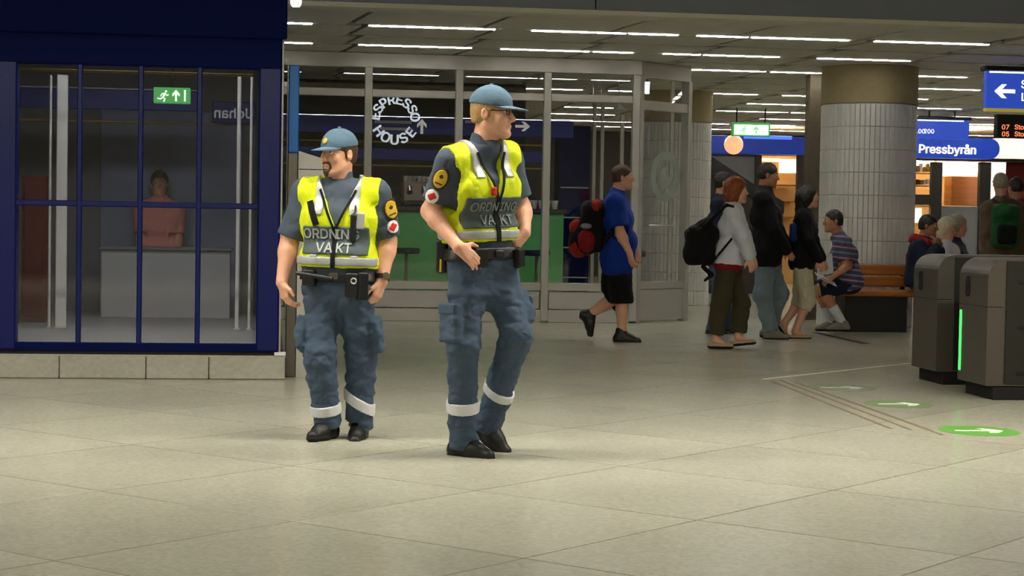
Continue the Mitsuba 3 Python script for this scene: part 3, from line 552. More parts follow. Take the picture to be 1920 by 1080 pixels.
# inside the cafe
tag('wall_cafe_rear', 'dark rear wall of the cafe', None, None, 'structure'); scene['wall_cafe_rear'] = mikit.ply(cbox(-2.5, 3.6, 26.2, 26.3, 0, CZ), 'mat_dark_wood'); taken.add('wall_cafe_rear')
tag('wall_cafe_side', 'dark side wall of the cafe behind the kiosk', None, None, 'structure'); scene['wall_cafe_side'] = mikit.ply(cbox(-2.6, -2.5, FW, 26.3, 0, CZ), 'mat_dark_wood'); taken.add('wall_cafe_side')
CW = 23.3; ue = bu(1057, 450, CW)[0]
t = thing('cafe_counter', 'long green-fronted counter with a dark worktop inside the cafe', 'counter'); zt = bu(860, 398, CW)[1]
n_p = 5
for i in range(n_p): 
    a = -2.4 + (ue + 2.4) * i / n_p; obj('front_panel', cbox(a + .004, a + (ue + 2.4) / n_p - .004, CW, CW + .6, .08, zt, .006), 'mat_green_counter', t)
obj('worktop', cbox(-2.45, ue + .03, CW - .05, CW + .65, zt, zt + .06, .01), 'mat_dark_wood', t); obj('plinth', cbox(-2.4, ue - .05, CW + .04, CW + .58, 0, .08), 'mat_black', t)
for x, y, lab in ((764, 473, 'black bar stool in front of the green counter, between the two guards'), (1015, 478, 'black bar stool in front of the green counter, right of the taller guard'), (1222, 482, 'black bar stool behind the cafe door')):
    c = at(x, y, 22.65 if x > 1100 else 22.3); c = P(c @ A3, 22.45 if x < 1100 else 23.4, c[2]); t = thing('bar_stool', lab, 'stool'); zs = c[2]
    obj('seat', lathe([(0, zs - .02), (.15, zs - .02), (.165, zs), (.165, zs + .035), (.15, zs + .05), (0, zs + .05)], [c[0], c[1], 0]), 'mat_black', t, 30)
    obj('stem', rod([c[0], c[1], .02], [c[0], c[1], zs - .02], .02), 'mat_steel', t, 30); obj('base', lathe([(0, 0), (.2, 0), (.2, .012), (.05, .03), (0, .03)], [c[0], c[1], 0]), 'mat_steel', t, 30)
# sign reflections in the cafe glass, built as navy boards with arrows
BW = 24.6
(ua, z1), (ub, z0) = bu(540, 212, BW), bu(1075, 262, BW); t = thing('menu_board', 'upper navy blue board with white arrows, standing in for a reflection in cafe glass', 'sign'); obj('board', cbox(-2.4, ub, BW, BW + .06, z0 + .02, z1, .006), 'mat_reflected_board', t)
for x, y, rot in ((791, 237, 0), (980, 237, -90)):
    uq, zq = bu(x, y, BW - .01); obj('arrow', put(extrude(sa.rotate(arrow(.20), rot, origin=(0, 0)), .004), P(uq, BW - .005, zq), A3, Z3), 'mat_white', t, **lamp(0, (.2, .2, .18)))  # slight emission imitates the brightness of the reflected arrows
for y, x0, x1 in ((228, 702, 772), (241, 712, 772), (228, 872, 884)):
    (uq, zq), (ur, _) = bu(x0, y, BW), bu(x1, y, BW); obj('line_of_text', cbox(uq, ur, BW - .004, BW, zq - .018, zq + .018, .002), 'mat_palegrey', t)  # pale bars for reflected writing
(ua, z1), (ub, z0) = bu(540, 274, BW), bu(1030, 306, BW); t = thing('menu_board', 'lower navy blue board, standing in for a reflection in the cafe glass', 'sign'); obj('board', cbox(-2.4, ub, BW, BW + .06, z0, z1, .006), 'mat_reflected_board', t)
t = thing('yellow_rail', 'thin yellow bar between the two navy boards, standing in for a reflection', 'rail'); zq = bu(800, 268, BW)[1]; obj('bar', cbox(-2.4, bu(1030, 268, BW)[0], BW - .02, BW + .03, zq - .012, zq + .012, .004), 'mat_yellow', t)  # yellow lines of the same reflection, given shape as bars
t = thing('yellow_rail', 'thin yellow bar under the lower navy board, standing in for a reflection', 'rail'); zq = bu(800, 312, BW)[1]; obj('bar', cbox(-2.4, bu(1030, 312, BW)[0], BW - .02, BW + .03, zq - .012, zq + .012, .004), 'mat_yellow', t)
# espresso machine and cups
em = thing('espresso_machine', 'steel espresso machine on the cafe counter between the guards', 'coffee machine'); (ua, zm), (ub, _) = bu(752, 340, CW + .3), bu(836, 340, CW + .3); zw = zt + .06
obj('body', cbox(ua, ub, CW + .15, CW + .55, zw + .05, zm, .03), 'mat_steel', em); obj('drip_tray', cbox(ua + .02, ub - .02, CW + .02, CW + .2, zw + .02, zw + .07, .01), 'mat_black', em)
for i in range(4): obj('foot', rod(P(ua + .04 + (ub - ua - .08) * (i % 2), CW + .2 + .3 * (i // 2), zw), P(ua + .04 + (ub - ua - .08) * (i % 2), CW + .2 + .3 * (i // 2), zw + .06), .02), 'mat_black', em)
for i in range(3): u = ua + .1 + i * (ub - ua - .2) / 2; obj('brew_head', rod(P(u, CW + .1, zm - .14), P(u, CW + .16, zm - .08), .035), 'mat_chrome', em, 30)
cup = mikit.ply(lathe([(0, 0), (.025, 0), (.036, .07), (.033, .07), (.024, .006), (0, .006)], [0, 0, 0], 16), 'mat_white', smooth=30)
for i in range(9):
    u = ua + .05 + (ub - ua - .1) * i / 8; k = again('cup', cup, to_world=mi.ScalarTransform4f().translate(P(u, CW + .25 + .08 * (i % 3), zm).tolist())); tag(k, 'white cup on top of the espresso machine', 'cup', 'cups on the espresso machine')
cup2 = mikit.ply(lathe([(0, 0), (.03, 0), (.045, .11), (.042, .11), (.029, .006), (0, .006)], [0, 0, 0], 16), 'mat_white', smooth=30)
for i in range(7):
    u = ue - .62 + i * .085; k = again('cup', cup2, to_world=mi.ScalarTransform4f().translate(P(u, CW + .1 + .07 * (i % 2), zw).tolist())); tag(k, 'white cup standing at the right end of the cafe counter', 'cup', 'cups at the end of the cafe counter')
for i, (x, y) in enumerate(((1160, 207),)):
    c = at(x, y, 24.0); t = thing('pendant_lamp', 'white cone pendant lamp inside the cafe right of the taller guard', 'lamp'); obj('shade', lathe([(0, .09), (.02, .09), (.09, 0), (.085, 0), (.015, .08), (0, .08)], c), 'mat_white', t, 30, **lamp(0, (.35, .36, .33))); obj('cord', rod(c + [0, 0, .085], [c[0], c[1], CZ + .01], .008), 'mat_palegrey', t)
for x, w, lab in ((1113, 25.6, 'slim grey post inside the cafe, left one behind the right-hand pane'), (1128, 25.6, 'slim grey post inside the cafe, second behind the right-hand pane'), (1165, 24.4, 'slim pale post inside the cafe below the cone lamp'), (1258, 24.5, 'slim pale post seen through the cafe door')):
    uq = bu(x, 350, w)[0]; t = thing('slim_post', lab, 'post'); obj('shaft', cbox(uq - .025, uq + .025, w, w + .05, .01, bu(x, 215, w)[1] if x == 1165 else CZ, .004), 'mat_alu', t); obj('foot', cbox(uq - .05, uq + .05, w - .025, w + .075, 0, .012, .003), 'mat_steel', t)
t = thing('drinks_fridge', 'dark blue glass-fronted drinks fridge deep inside the cafe', 'fridge'); (ua, zf), (ub, _) = bu(1050, 235, 25.7), bu(1108, 235, 25.7); obj('body', cbox(ua, ub, 25.7, 26.15, .02, zf), 'mat_navy_dark', t)
for i in range(4): obj('shelf', cbox(ua + .02, ub - .02, 25.66, 25.7, .4 + i * .42, .42 + i * .42, .004), 'mat_palegrey', t)
for i, u in enumerate((-.9, 1.6)):
    t = thing('ceiling_lamp', ('left', 'right')[i] + ' warm lamp panel added in the cafe ceiling to light the interior', 'lamp'); obj('diffuser', cbox(u - .45, u + .45, 23.2, 23.5, CZ - .03, CZ - .002), 'mat_white', t, **lamp(3, (1.1, 1.05, .9)))  # panels not seen, added to light the cafe

# ---------------------------------------------------------------- columns
def column(c, r, z_tile, label, full=True, z_from=.0):
    t = thing('column', label, 'column'); obj('core', lathe([(0, 0), (r - .02, 0), (r - .02, CZ), (0, CZ)], [*c[:2], 0], 48), 'mat_tile_grout', t, 30)
    band = lathe([(r - .03, z_tile + .01), (r + .004, z_tile + .01), (r + .004, CZ - .001), (r - .03, CZ - .001)], [*c[:2], 0], 48); obj('concrete_band', band, 'mat_concrete', t, 30)
    N, hgt = 60, .272; face = math.atan2(-c[1], -c[0]); rows = int(z_tile / hgt) + 1; near, rest = 0, []
    a_w = 2 * r * math.sin(math.pi / N) - .006
    def tile(h): 
        m = trimesh.util.concatenate([]) if 0 else None
        x0, x1, d = -a_w / 2, a_w / 2, .006
        return hull([(x0, -.02, .003), (x1, -.02, .003), (x0, -.02, h - .003), (x1, -.02, h - .003), (x0, -.003, .003), (x1, -.003, .003), (x0, -.003, h - .003), (x1, -.003, h - .003), (x0 + .004, .0, .007), (x1 - .004, 0, .007), (x0 + .004, 0, h - .007), (x1 - .004, 0, h - .007)])
    sh = {}
    for k in range(rows):
        z1 = z_tile - k * hgt; z0 = max(z1 - hgt, .0); h = round(z1 - z0, 3)
        if h < .03: continue
        if h not in sh: sh[h] = (tile(h), mikit.ply(tile(h), 'mat_tile'))
        for i in range(N):
            a = 2 * math.pi * i / N; da = abs((a - face + math.pi) % (2 * math.pi) - math.pi); pos = np.array([c[0] + (r) * math.cos(a), c[1] + r * math.sin(a), z0])
            if full and da < math.radians(90) and near < 296 and z1 > .45: near += 1; again('tile', sh[h][1], t, to_world=mi.ScalarTransform4f().translate(pos.tolist()).rotate([0, 0, 1], math.degrees(a) - 90))
            else:
                m = sh[h][0].copy(); m.apply_transform(trimesh.transformations.rotation_matrix(a - math.pi / 2, [0, 0, 1])); m.apply_translation(pos); rest.append(m)
    tag(obj('tiles', join(rest), 'mat_tile', t), kind='stuff'); return t
c1 = at(1624, 430, 22.55); column(c1, .575, bu(1624, 193, c1 @ W3 - .57)[1], 'thick round column clad in narrow white tiles behind the wooden bench')
c2 = at(1258, 430, 27.4); column(c2, .57, 2.66, 'round white-tiled column standing farther back beside the cafe door', False)
t = thing('steel_post', 'dark brown square post at the left side of the thick tiled column', 'post'); uq = bu(1516, 300, 22.9)[0]; uq2 = bu(1550, 300, 22.9)[0]; obj('shaft', cbox(uq, uq2, 22.9, 23.1, .01, CZ), 'mat_post', t); obj('foot', cbox(uq - .03, uq2 + .03, 22.87, 23.13, 0, .014), 'mat_post', t)

# ---------------------------------------------------------------- bench
t = thing('bench', 'brown wooden bench with a backrest in front of the thick tiled column', 'bench'); BWf = 20.34
ua, ub = bu(1566, 545, BWf)[0], bu(1728, 545, BWf)[0] + .9; zs = .475
for i in range(3): obj('seat_board', cbox(ua, ub, BWf + i * .16, BWf + i * .16 + .15, zs - .07, zs, .015), 'mat_bench', t)
for i in range(2): obj('back_board', cbox(ua + .3, ub, BWf + .50 + i * .015, BWf + .54 + i * .015, zs + .03 + i * .13, zs + .15 + i * .13, .012), 'mat_bench', t)
for i, u in enumerate((ua + .35, (ua + ub) / 2, ub - .1)): obj('back_bracket', cbox(u, u + .05, BWf + .54, BWf + .57, zs - .06, zs + .27), 'mat_black', t)
ul = bu(1704, 590, BWf)[0]; obj('base', cbox(ua + .14, ul, BWf + .06, BWf + .46, 0, zs - .07), 'mat_black', t); obj('base', cbox(ub - .5, ub - .1, BWf + .06, BWf + .46, 0, zs - .07), 'mat_black', t)

# ---------------------------------------------------------------- ticket gates
def gate(uf, wf, label):
    t = thing('ticket_gate', label, 'ticket gate'); L, Dp, H_ = 1.7, .58, 1.0; c = .14
    prof = [(0, .10), (L, .10), (L, H_)] + [(c - c * math.sin(a), H_ - c + c * math.cos(a)) for a in np.linspace(0, math.pi / 2, 9)]
    outer = extrude(sg.Polygon(prof).buffer(-.01).buffer(.01), Dp - .04)
    def stand(m, w0): m.vertices = np.stack([uf + m.vertices[:, 0], wf + w0 + m.vertices[:, 2], m.vertices[:, 1]], 1); m.invert(); m.vertices = m.vertices @ RB.T; return m
    b = stand(outer, .02); obj('body', b, 'mat_gate', t, 30)
    inner = sg.Polygon(prof).buffer(-.0).intersection(sg.box(.115, 0, L, 2)); side = stand(extrude(inner.buffer(-.018), .016), .006); obj('side_panel', side, 'mat_gate_side', t, 30)
    obj('side_panel', stand(extrude(inner.buffer(-.018), .016), Dp - .022), 'mat_gate_side', t, 30)
    obj('plinth', cbox(uf + .06, uf + L, wf + .03, wf + Dp - .03, 0, .10), 'mat_rubber', t)
    for z in (.19, .515, .83): obj('side_slot', cbox(uf + .22, uf + L - .1, wf + .0, wf + .007, z - .012, z + .012, .002), 'mat_black', t)
    obj('seam', cbox(uf - .001, uf + .115, wf + .019, wf + Dp - .019, .655, .66, .001), 'mat_black', t)
    obj('card_reader', extrude_on_end(uf, wf, Dp, .79), 'mat_black', t, 30)
    return t
def extrude_on_end(uf, wf, Dp, z):
    m = extrude(sg.LineString([(0, -.04), (0, .04)]).buffer(.034), .012); return put(m, P(uf + .003, wf + Dp - .19, z), -W3, Z3, -A3)
g1 = at(1857, 748, 13.0); gu, gw = 5.02, 12.46
t = gate(gu, gw, 'grey metal ticket gate with a glowing green strip, the nearer of the two')
obj('light_strip', cbox(gu - .006, gu + .012, gw + .50, gw + .54, .17, .615, .006), 'mat_floor_green', t, True if 0 else False, **lamp(0, (.06, 1.5, .22)))
t2 = gate(5.10, 13.66, 'grey metal ticket gate partly hidden behind the nearer gate')
# floor stickers
plain('mat_floor_green_greyer', lin(112, 134, 92), .5, .4); plain('mat_floor_white_greyer', lin(188, 190, 172), .5, .4); plain('mat_floor_green_greyest', lin(118, 130, 102), .5, .4)  # greyer greens and white for the two farther floor stickers
def sticker(x0, x1, y0, y1, label, mg='mat_floor_green', mw='mat_floor_white'):
    c = fl((x0 + x1) / 2, (y0 + y1) / 2); a, b = fl(x0, (y0 + y1) / 2), fl(x1, (y0 + y1) / 2); rx = np.linalg.norm(b - a) / 2; n_, f_ = fl((x0 + x1) / 2, y1), fl((x0 + x1) / 2, y0); ry = np.linalg.norm(f_ - n_) / 2
    t = thing('floor_sticker', label, 'floor sticker'); e = sa.scale(sg.Point(0, 0).buffer(1, 32), rx, ry); ang = PHI
    T = lambda g: sa.translate(sa.rotate(g, math.degrees(ang), origin=(0, 0)), c[0], c[1])
    obj('disc', extrude(T(e), .0015), mg, t)
    ar = sa.scale(sg.Polygon([(-.62, -.09), (.25, -.09), (.1, -.42), (.34, -.42), (.66, 0), (.34, .42), (.1, .42), (.25, .09), (-.62, .09)]), rx, ry, origin=(0, 0)); m = extrude(T(ar), .001); m.apply_translation([0, 0, .0015]); obj('arrow', m, mw, t); return t
sticker(1765, 1905, 799, 817, 'green oval floor sticker with a white arrow in front of the nearer ticket gate')
sticker(1625, 1745, 751, 765, 'green oval floor sticker with a white arrow, middle of the three', 'mat_floor_green_greyer')
sticker(1515, 1640, 721, 733, 'green oval floor sticker with a white arrow, farthest of the three', 'mat_floor_green_greyest', 'mat_floor_white_greyer')

# ---------------------------------------------------------------- hanging signs
def lit_sign(name, x0, x1, y0, y1, w, label, cat='sign', rgb=(.025, .065, .42), ext=0.0):
    (ua, z1), (ub, z0) = bu(x0, y0, w), bu(x1, y1, w); ub += ext; t = thing(name, label, cat)
    obj('face', cbox(ua, ub, w, w + .08, z0, z1, .008), 'mat_navy', t, **lamp(0, rgb)); obj('hood', cbox(ua - .03, ub + .03, w - .04, w + .12, z1, z1 + .05, .01), 'mat_black', t)
    for u in (ua + (ub - ua) * .3, ua + (ub - ua) * .75): obj('hanger', rod(P(u, w + .04, z1 + .05), P(u, w + .04, CZ + .005), .015), 'mat_black', t)
    return t, ua, ub, z0, z1
t, ua, ub, z0, z1 = lit_sign('hanging_sign', 1850, 1920, 132, 204, 19.6, 'large lit blue hanging sign with a white left arrow at the right edge', ext=1.2)
obj('light_edge', cbox(ua + .03, ub, 19.585, 19.6, z1 - .025, z1 - .006, .002), 'mat_white', t, **lamp(0, (1.2, 1.25, 1.4))); obj('yellow_edge', cbox(ua, ub, 19.59, 19.68, z0 - .035, z0 - .003, .006), 'mat_yellow', t, **lamp(0, (.28, .22, .02)))
uq, zq = bu(1884, 171, 19.59); obj('arrow', put(extrude(sa.rotate(arrow(.24), 90, origin=(0, 0)), .005), P(uq, 19.594, zq), A3, Z3), 'mat_white', t, **lamp(0, (1.1, 1.15, 1.25)))
for s, y in (('Spår', 158), ('Lokal', 182)):
    uq, zq = bu(1914, y, 19.59); m = text(s, .085, .005, True, False); obj('lettering', put(m, P(uq, 19.594, zq - .04), A3, Z3), 'mat_white', t, **lamp(0, (1.1, 1.15, 1.25)))
(ua, z1), (ub, z0) = bu(1870, 214, 19.7), bu(1920, 259, 19.7); ub += 1.0
t = thing('led_display', 'black display with orange-red digits below the large blue hanging sign', 'display'); obj('housing', cbox(ua, ub, 19.7, 19.8, z0, z1, .008), 'mat_black', t)
for s, x, y in (('07', 1885, 238), ('Stor', 1903, 238), ('05', 1885, 251), ('Stor', 1903, 251)):
    uq, zq = bu(x - (7 if s[0] == '0' else 1), y, 19.69); obj('digits', put(text(s, .052, .004, True, False), P(uq, 19.695, zq - .026), A3, Z3), 'mat_red_dark', t, **lamp(0, (1.6, .32, .10)))
t, ua, ub, z0, z1 = lit_sign('hanging_sign', 1712, 1817, 223, 262, 29.5, 'small lit blue hanging sign with white numbers right of the thick column')
obj('light_edge', cbox(ua + .03, ub - .1, 29.585 - .1, 29.5, z1 - .03, z1 - .004, .002), 'mat_white', t, **lamp(0, (.7, .8, 1.2)))
for s, x in (('100', 1725), ('200', 1742)): uq, zq = bu(x, 246, 29.49); obj('lettering', put(text(s, .07, .004), P(uq, 29.494, zq), A3, Z3), 'mat_white', t, **lamp(0, (1.1, 1.15, 1.25)))
(ua, z1), (ub, z0) = bu(1377, 233, 30.), bu(1441, 254, 30.); t = thing('exit_sign', 'bright green and white exit sign hanging in front of the blue shop fascia', 'exit sign')
obj('box', cbox(ua - .03, ub + .03, 30.02, 30.1, z0 - .02, z1 + .04, .006), 'mat_floor_green', t, **lamp(0, (.01, .16, .04))); obj('panel', cbox(ua, ub, 30., 30.02, z0, z1, .004), 'mat_white', t, **lamp(0, (.75, 1.25, .95)))
for i, g in enumerate((running_man(.11), sa.rotate(arrow(.12), 0, origin=(0, 0)))): obj('symbol', put(extrude(g, .004), P(ua + .15 + i * .22, 29.996, (z0 + z1) / 2 - (.05 if i == 0 else 0)), A3, Z3), 'mat_floor_green', t, **lamp(0, (.2, .7, .35)))
for u in (ua + .05, ub - .05): obj('hanger', rod(P(u, 30.05, z1 + .04), P(u, 30.05, CZ + .005), .012), 'mat_black', t)

# ---------------------------------------------------------------- shops at the back
SW = 35.0
def zone(name, x0, x1, y0, y1, w, th, mat, parent, c=.008, **k):
    (ua, z1), (ub, z0) = bu(x0, y0, w), bu(x1, y1, w); return obj(name, cbox(ua, ub, w, w + th, max(z0, 0.0), min(z1, CZ - .002), c), mat, parent, **k)
s1 = thing('shop', 'shop with a deep blue fascia and a round orange lamp sign behind the walkers', 'shop')
zone('fascia', 1290, 1516, 252, 291, SW, .3, 'mat_navy', s1, **lamp(0, (.008, .025, .17)))
zone('fascia_glow', 1395, 1485, 253, 262, SW - .02, .02, 'mat_navy', s1, **lamp(0, (.10, .25, .95)))
uq, zq = bu(1376, 271, SW - .1); m = trimesh.creation.uv_sphere(.19, count=[16, 24]); m.vertices[:, 1] *= .45; m.vertices = m.vertices @ RB.T + P(uq, SW - .08, zq); obj('round_sign', m, 'mat_white', s1, True, **lamp(0, (1.05, .42, .16)))
zone('wall_panel', 1290, 1420, 291, 640, SW + .1, .2, 'mat_grey', s1)
zone('rear_wall', 1415, 1520, 291, 640, SW + 1.6, .1, 'mat_shelf', s1); zone('door_post', 1497, 1512, 291, 640, SW + .05, .15, 'mat_wall_dark', s1); zone('door_post', 1417, 1421, 291, 640, SW + .05, .15, 'mat_wall_dark', s1)
zone('light_box', 1462, 1497, 298, 325, SW + 1.4, .06, 'mat_white', s1, **lamp(0, (1.7, 1.25, .72))); zone('light_box', 1420, 1462, 296, 304, SW + 1.4, .06, 'mat_white', s1, **lamp(0, (1.2, .7, .3)))
for i, y in enumerate((345, 375, 405, 440)): zone('shelf', 1450, 1497, y, y + 4, SW + 1.2, .35, 'mat_bench', s1)
t = thing('ceiling_lamp', 'warm lamp in the ceiling of the shop behind the walkers', 'lamp'); (ua, _), (ub, _) = bu(1425, 300, SW + .8), bu(1490, 300, SW + .8); obj('diffuser', cbox(ua, ub, SW + .6, SW + 1.1, 2.70, 2.74), 'mat_white', t, **lamp(3, SHOP))
esc = thing('escalator', 'dark escalator side sloping down behind the auburn-haired woman', 'escalator'); ew = 31.0
pts = [bu(x, y, ew) for x, y in ((1300, 283), (1338, 296), (1420, 349), (1470, 378), (1470, 400), (1338, 330), (1300, 312))]
m = extrude(sg.Polygon(pts), .25); m.vertices = np.stack([m.vertices[:, 0], ew + m.vertices[:, 2], m.vertices[:, 1]], 1); m.invert(); m.vertices = m.vertices @ RB.T; obj('handrail', m, 'mat_black', esc)
pts = [(bu(1300, 312, ew)), bu(1338, 330, ew), bu(1470, 400, ew), (bu(1470, 400, ew)[0], 0), (bu(1300, 312, ew)[0], 0)]; m = extrude(sg.Polygon(pts), .15); m.vertices = np.stack([m.vertices[:, 0], ew + .05 + m.vertices[:, 2], m.vertices[:, 1]], 1); m.invert(); m.vertices = m.vertices @ RB.T; obj('skirt', m, 'mat_dark_wood', esc)
# second shop, right of the column
s2 = thing('shop', 'brightly lit convenience shop with a rounded blue sign right of the thick column', 'shop'); SW2 = 33.5
(ua, z1), (ub, z0) = bu(1700, 256, SW2), bu(1874, 299, SW2); r = (z1 - z0) / 2
m = extrude(sg.LineString([(ua, (z0 + z1) / 2), (ub - r, (z0 + z1) / 2)]).buffer(r, 16), .25); m.vertices = np.stack([m.vertices[:, 0], SW2 + m.vertices[:, 2], m.vertices[:, 1]], 1); m.invert(); m.vertices = m.vertices @ RB.T; obj('fascia', m, 'mat_navy', s2, 30, **lamp(0, (.012, .045, .33)))
(uq, zq) = bu(1776, 280, SW2 - .01); m = text('Pressbyrån', .155, .02); m.vertices[:, 0] *= 1.0; obj('lettering', put(m, P(uq, SW2 - .02, zq), A3, Z3), 'mat_white', s2, **lamp(0, (1.7, 1.55, 1.3)))
zone('light_canopy', 1872, 2000, 259, 299, SW2 + .05, .3, 'mat_white', s2, **lamp(0, (1.7, 1.2, .75)))
zone('soffit', 1690, 2000, 299, 305, SW2 + .0, .3, 'mat_dark_wood', s2)
for x0, x1 in ((1748, 1759), (1838, 1850), (1700, 1709)): zone('window_post', x0, x1, 304, 640, SW2 + .05, .12, 'mat_dark_wood', s2)
zone('window_rail', 1700, 1752, 364, 384, SW2 + .05, .1, 'mat_dark_wood', s2); zone('lower_panel', 1757, 1840, 386, 640, SW2 + .1, .1, 'mat_grey', s2)
zone('rear_wall', 1690, 2000, 299, 640, SW2 + 2.2, .1, 'mat_shelf', s2)
zone('light_box', 1706, 1752, 300, 316, SW2 + 1.0, .06, 'mat_white', s2, **lamp(0, (1.8, 1.4, .8))); zone('light_box', 1758, 1840, 300, 332, SW2 + 2.1, .06, 'mat_white', s2, **lamp(0, (1.9, 1.6, 1.1)))
zone('light_box', 1850, 1884, 303, 420, SW2 + .3, .06, 'mat_white', s2, **lamp(0, (1.25, 1.05, .95))); zone('light_box', 1846, 1852, 385, 470, SW2 - .05, .06, 'mat_white', s2, **lamp(0, (1.5, 1.1, .85)))
zone('poster', 1886, 2000, 303, 640, SW2 + .3, .06, 'mat_red_dark', s2); zone('grey_stand', 1785, 1840, 330, 386, SW2 + .8, .4, 'mat_bench', s2)
for i, (y0, y1) in enumerate(((322, 326), (346, 350), (384, 388), (420, 424))): zone('shelf', 1700, 1752, y0, y1, SW2 + .7, .4, 'mat_shelf', s2)
gk = ['mat_yellow', 'mat_red_dark', 'mat_white', 'mat_shelf', 'mat_white']
for sy, y in zip(('top', 'second', 'third', 'lowest'), (322, 346, 384, 420)):
    for i in range(7):
        ua, zz = bu(1706 + i * 6.4, y, SW2 + .75); h = rng.uniform(.08, .16); k = obj('packet', cbox(ua, ua + .052, SW2 + .75, SW2 + .85, zz + .001, zz + h, .006), rng.choice(gk)); tag(k, f'small packet on the {sy} lit shelf of the convenience shop', 'packet', f'packets on the {sy} convenience shop shelf')
zone('light_box', 1704, 1728, 390, 418, SW2 + .5, .05, 'mat_white', s2, **lamp(0, (1.5, 1.15, .85)))
t = thing('ceiling_lamp', 'warm lamp in the ceiling of the convenience shop', 'lamp'); (ua, _), (ub, _) = bu(1720, 300, SW2 + .8), bu(1860, 300, SW2 + .8); obj('diffuser', cbox(ua, ub, SW2 + .5, SW2 + 1.4, 2.70, 2.74), 'mat_white', t, **lamp(3, SHOP))
# ---------------------------------------------------------------- people: materials
plain('skin', speck(lin(214, 160, 132), .06, 90., .12), .5, .35)
plain('skin_tan', speck(lin(176, 122, 92), .06, 90., .12), .5, .35)
plain('skin_brown', speck(lin(132, 88, 62), .06, 90., .12), .5, .35)
plain('lips', lin(176, 104, 92), .5, .3)
plain('eye_white', lin(220, 214, 206), .25, .5); plain('eye_iris', lin(40, 44, 50), .2, .5)
def hair_mat(key, c): plain(key, mikit.proc(lambda p, n, uv: mi.Color3f(c) * (.7 + .6 * mikit.fbm(p.x * 220, p.y * 220, p.z * 40, 2))), .5, .4)
for nme, c in (('hair_blond', lin(156, 122, 80)), ('hair_brown', lin(64, 42, 28)), ('hair_dark', lin(26, 20, 18)), ('hair_auburn', lin(128, 62, 26)), ('hair_white', lin(205, 192, 160)), ('hair_grey', lin(150, 138, 112))): hair_mat(nme, c)
def cloth(key, rgb, amt=.16, rough=.85, sheen=.3, s=140.): plain(key, speck(rgb, amt, s, .14), rough, .15, sheen=sheen)
cloth('cloth_slate', lin(66, 74, 86)); cloth('cloth_navy_slate', lin(66, 80, 98)); cloth('cloth_cap', lin(74, 94, 110))
cloth('cloth_hivis', lin(204, 216, 30), .05, .55, .1); plain('reflective', speck(lin(158, 160, 160), .12, 160., .1), .4, .5, .2); plain('reflective_white', speck(lin(205, 205, 210), .08, 160., .06), .45, .5)
cloth('vest_panel', lin(72, 82, 84), .1, .6); plain('vest_text', lin(150, 156, 154), .45, .5); plain('vest_text_faint', lin(106, 114, 113), .5, .4); cloth('mesh_black', lin(18, 18, 22)); plain('leather_black', lin(15, 15, 16), .4, .45)
plain('badge_gold', lin(206, 166, 40), .45, .5, .2); plain('badge_red', lin(190, 40, 44), .6, .3); plain('badge_white', lin(225, 222, 220), .6, .3); plain('badge_dark', lin(44, 36, 20), .6, .3)
cloth('white_cloth', lin(220, 222, 228)); cloth('cloth_blue', lin(18, 46, 128), .1); cloth('cloth_black', lin(17, 17, 20)); cloth('cloth_blue_dark', lin(30, 44, 96)); cloth('cloth_olive', lin(62, 58, 40)); cloth('cloth_jeans', lin(104, 118, 124)); cloth('cloth_jeans_dark', lin(60, 74, 96))
cloth('cloth_cream', lin(196, 186, 160)); cloth('cloth_jacket_white', lin(206, 206, 216)); cloth('cloth_navy', lin(24, 30, 46)); cloth('cloth_dark_red', lin(120, 26, 30)); cloth('cloth_pink', lin(226, 150, 140)); cloth('cloth_green', lin(30, 70, 40)); cloth('cloth_brown', lin(84, 70, 54)); cloth('cloth_orange', lin(140, 36, 22))
plain('shoe_black', lin(22, 20, 19), .45, .4); plain('shoe_tan', lin(170, 140, 112), .6, .3); plain('shoe_grey', lin(110, 104, 92), .6, .3); plain('paper', lin(205, 208, 214), .7, .2)
def stripes(p, n, uv):
    z = p.z + .10 * p.x - .45
    b = mikit.smoothstep(.86, .92, mikit.noise(z * 26.0, 3.5)); t = dr.abs(z * 8.5 - dr.floor(z * 8.5) - .5)
    c = mikit.mix(lin(58, 62, 84), lin(104, 108, 122), mikit.smoothstep(.30, .34, dr.abs(z * 17 - dr.floor(z * 17) - .5)))
    return mikit.mix(lin(178, 110, 126), c, mikit.smoothstep(.05, .07, t))
plain('cloth_striped', mikit.proc(stripes), .85, .15, sheen=.3)
UPZ = np.array([0, 0, 1.])
def J(Y0, **kw):
    """Joints measured in the photograph: name=(x, y, depth beyond Y0)."""
    return {k: (at(v[0], v[1], Y0 + v[2]) if isinstance(v, tuple) else v) for k, v in kw.items()}

# ---------------------------------------------------------------- the taller guard
def region_box(c, axes, half):
    def f(X, Y, Z):
        q = [np.abs((X - c[0]) * a[0] + (Y - c[1]) * a[1] + (Z - c[2]) * a[2]) - h for a, h in zip(axes, half)]
        return np.maximum(np.maximum(q[0], q[1]), q[2])
    return f
def region_ball(c, r): return lambda X, Y, Z: np.sqrt((X - c[0]) ** 2 + (Y - c[1]) ** 2 + (Z - c[2]) ** 2) - r
def patch(name, prims, c, reg, mat, parent, lift=.004, thick=.006, h=.004, ext=.12, more=None):
    clip = lambda D, X, Y, Z: np.maximum(np.maximum(D - lift, -(D + thick)), reg(X, Y, Z)) if more is None else np.maximum(more(np.maximum(np.maximum(D - lift, -(D + thick)), reg(X, Y, Z)), X, Y, Z), -9)
    return obj(name, soft(prims, h, clip, pad=lift + .01, bounds=(c - ext, c + ext)), mat, parent, True)
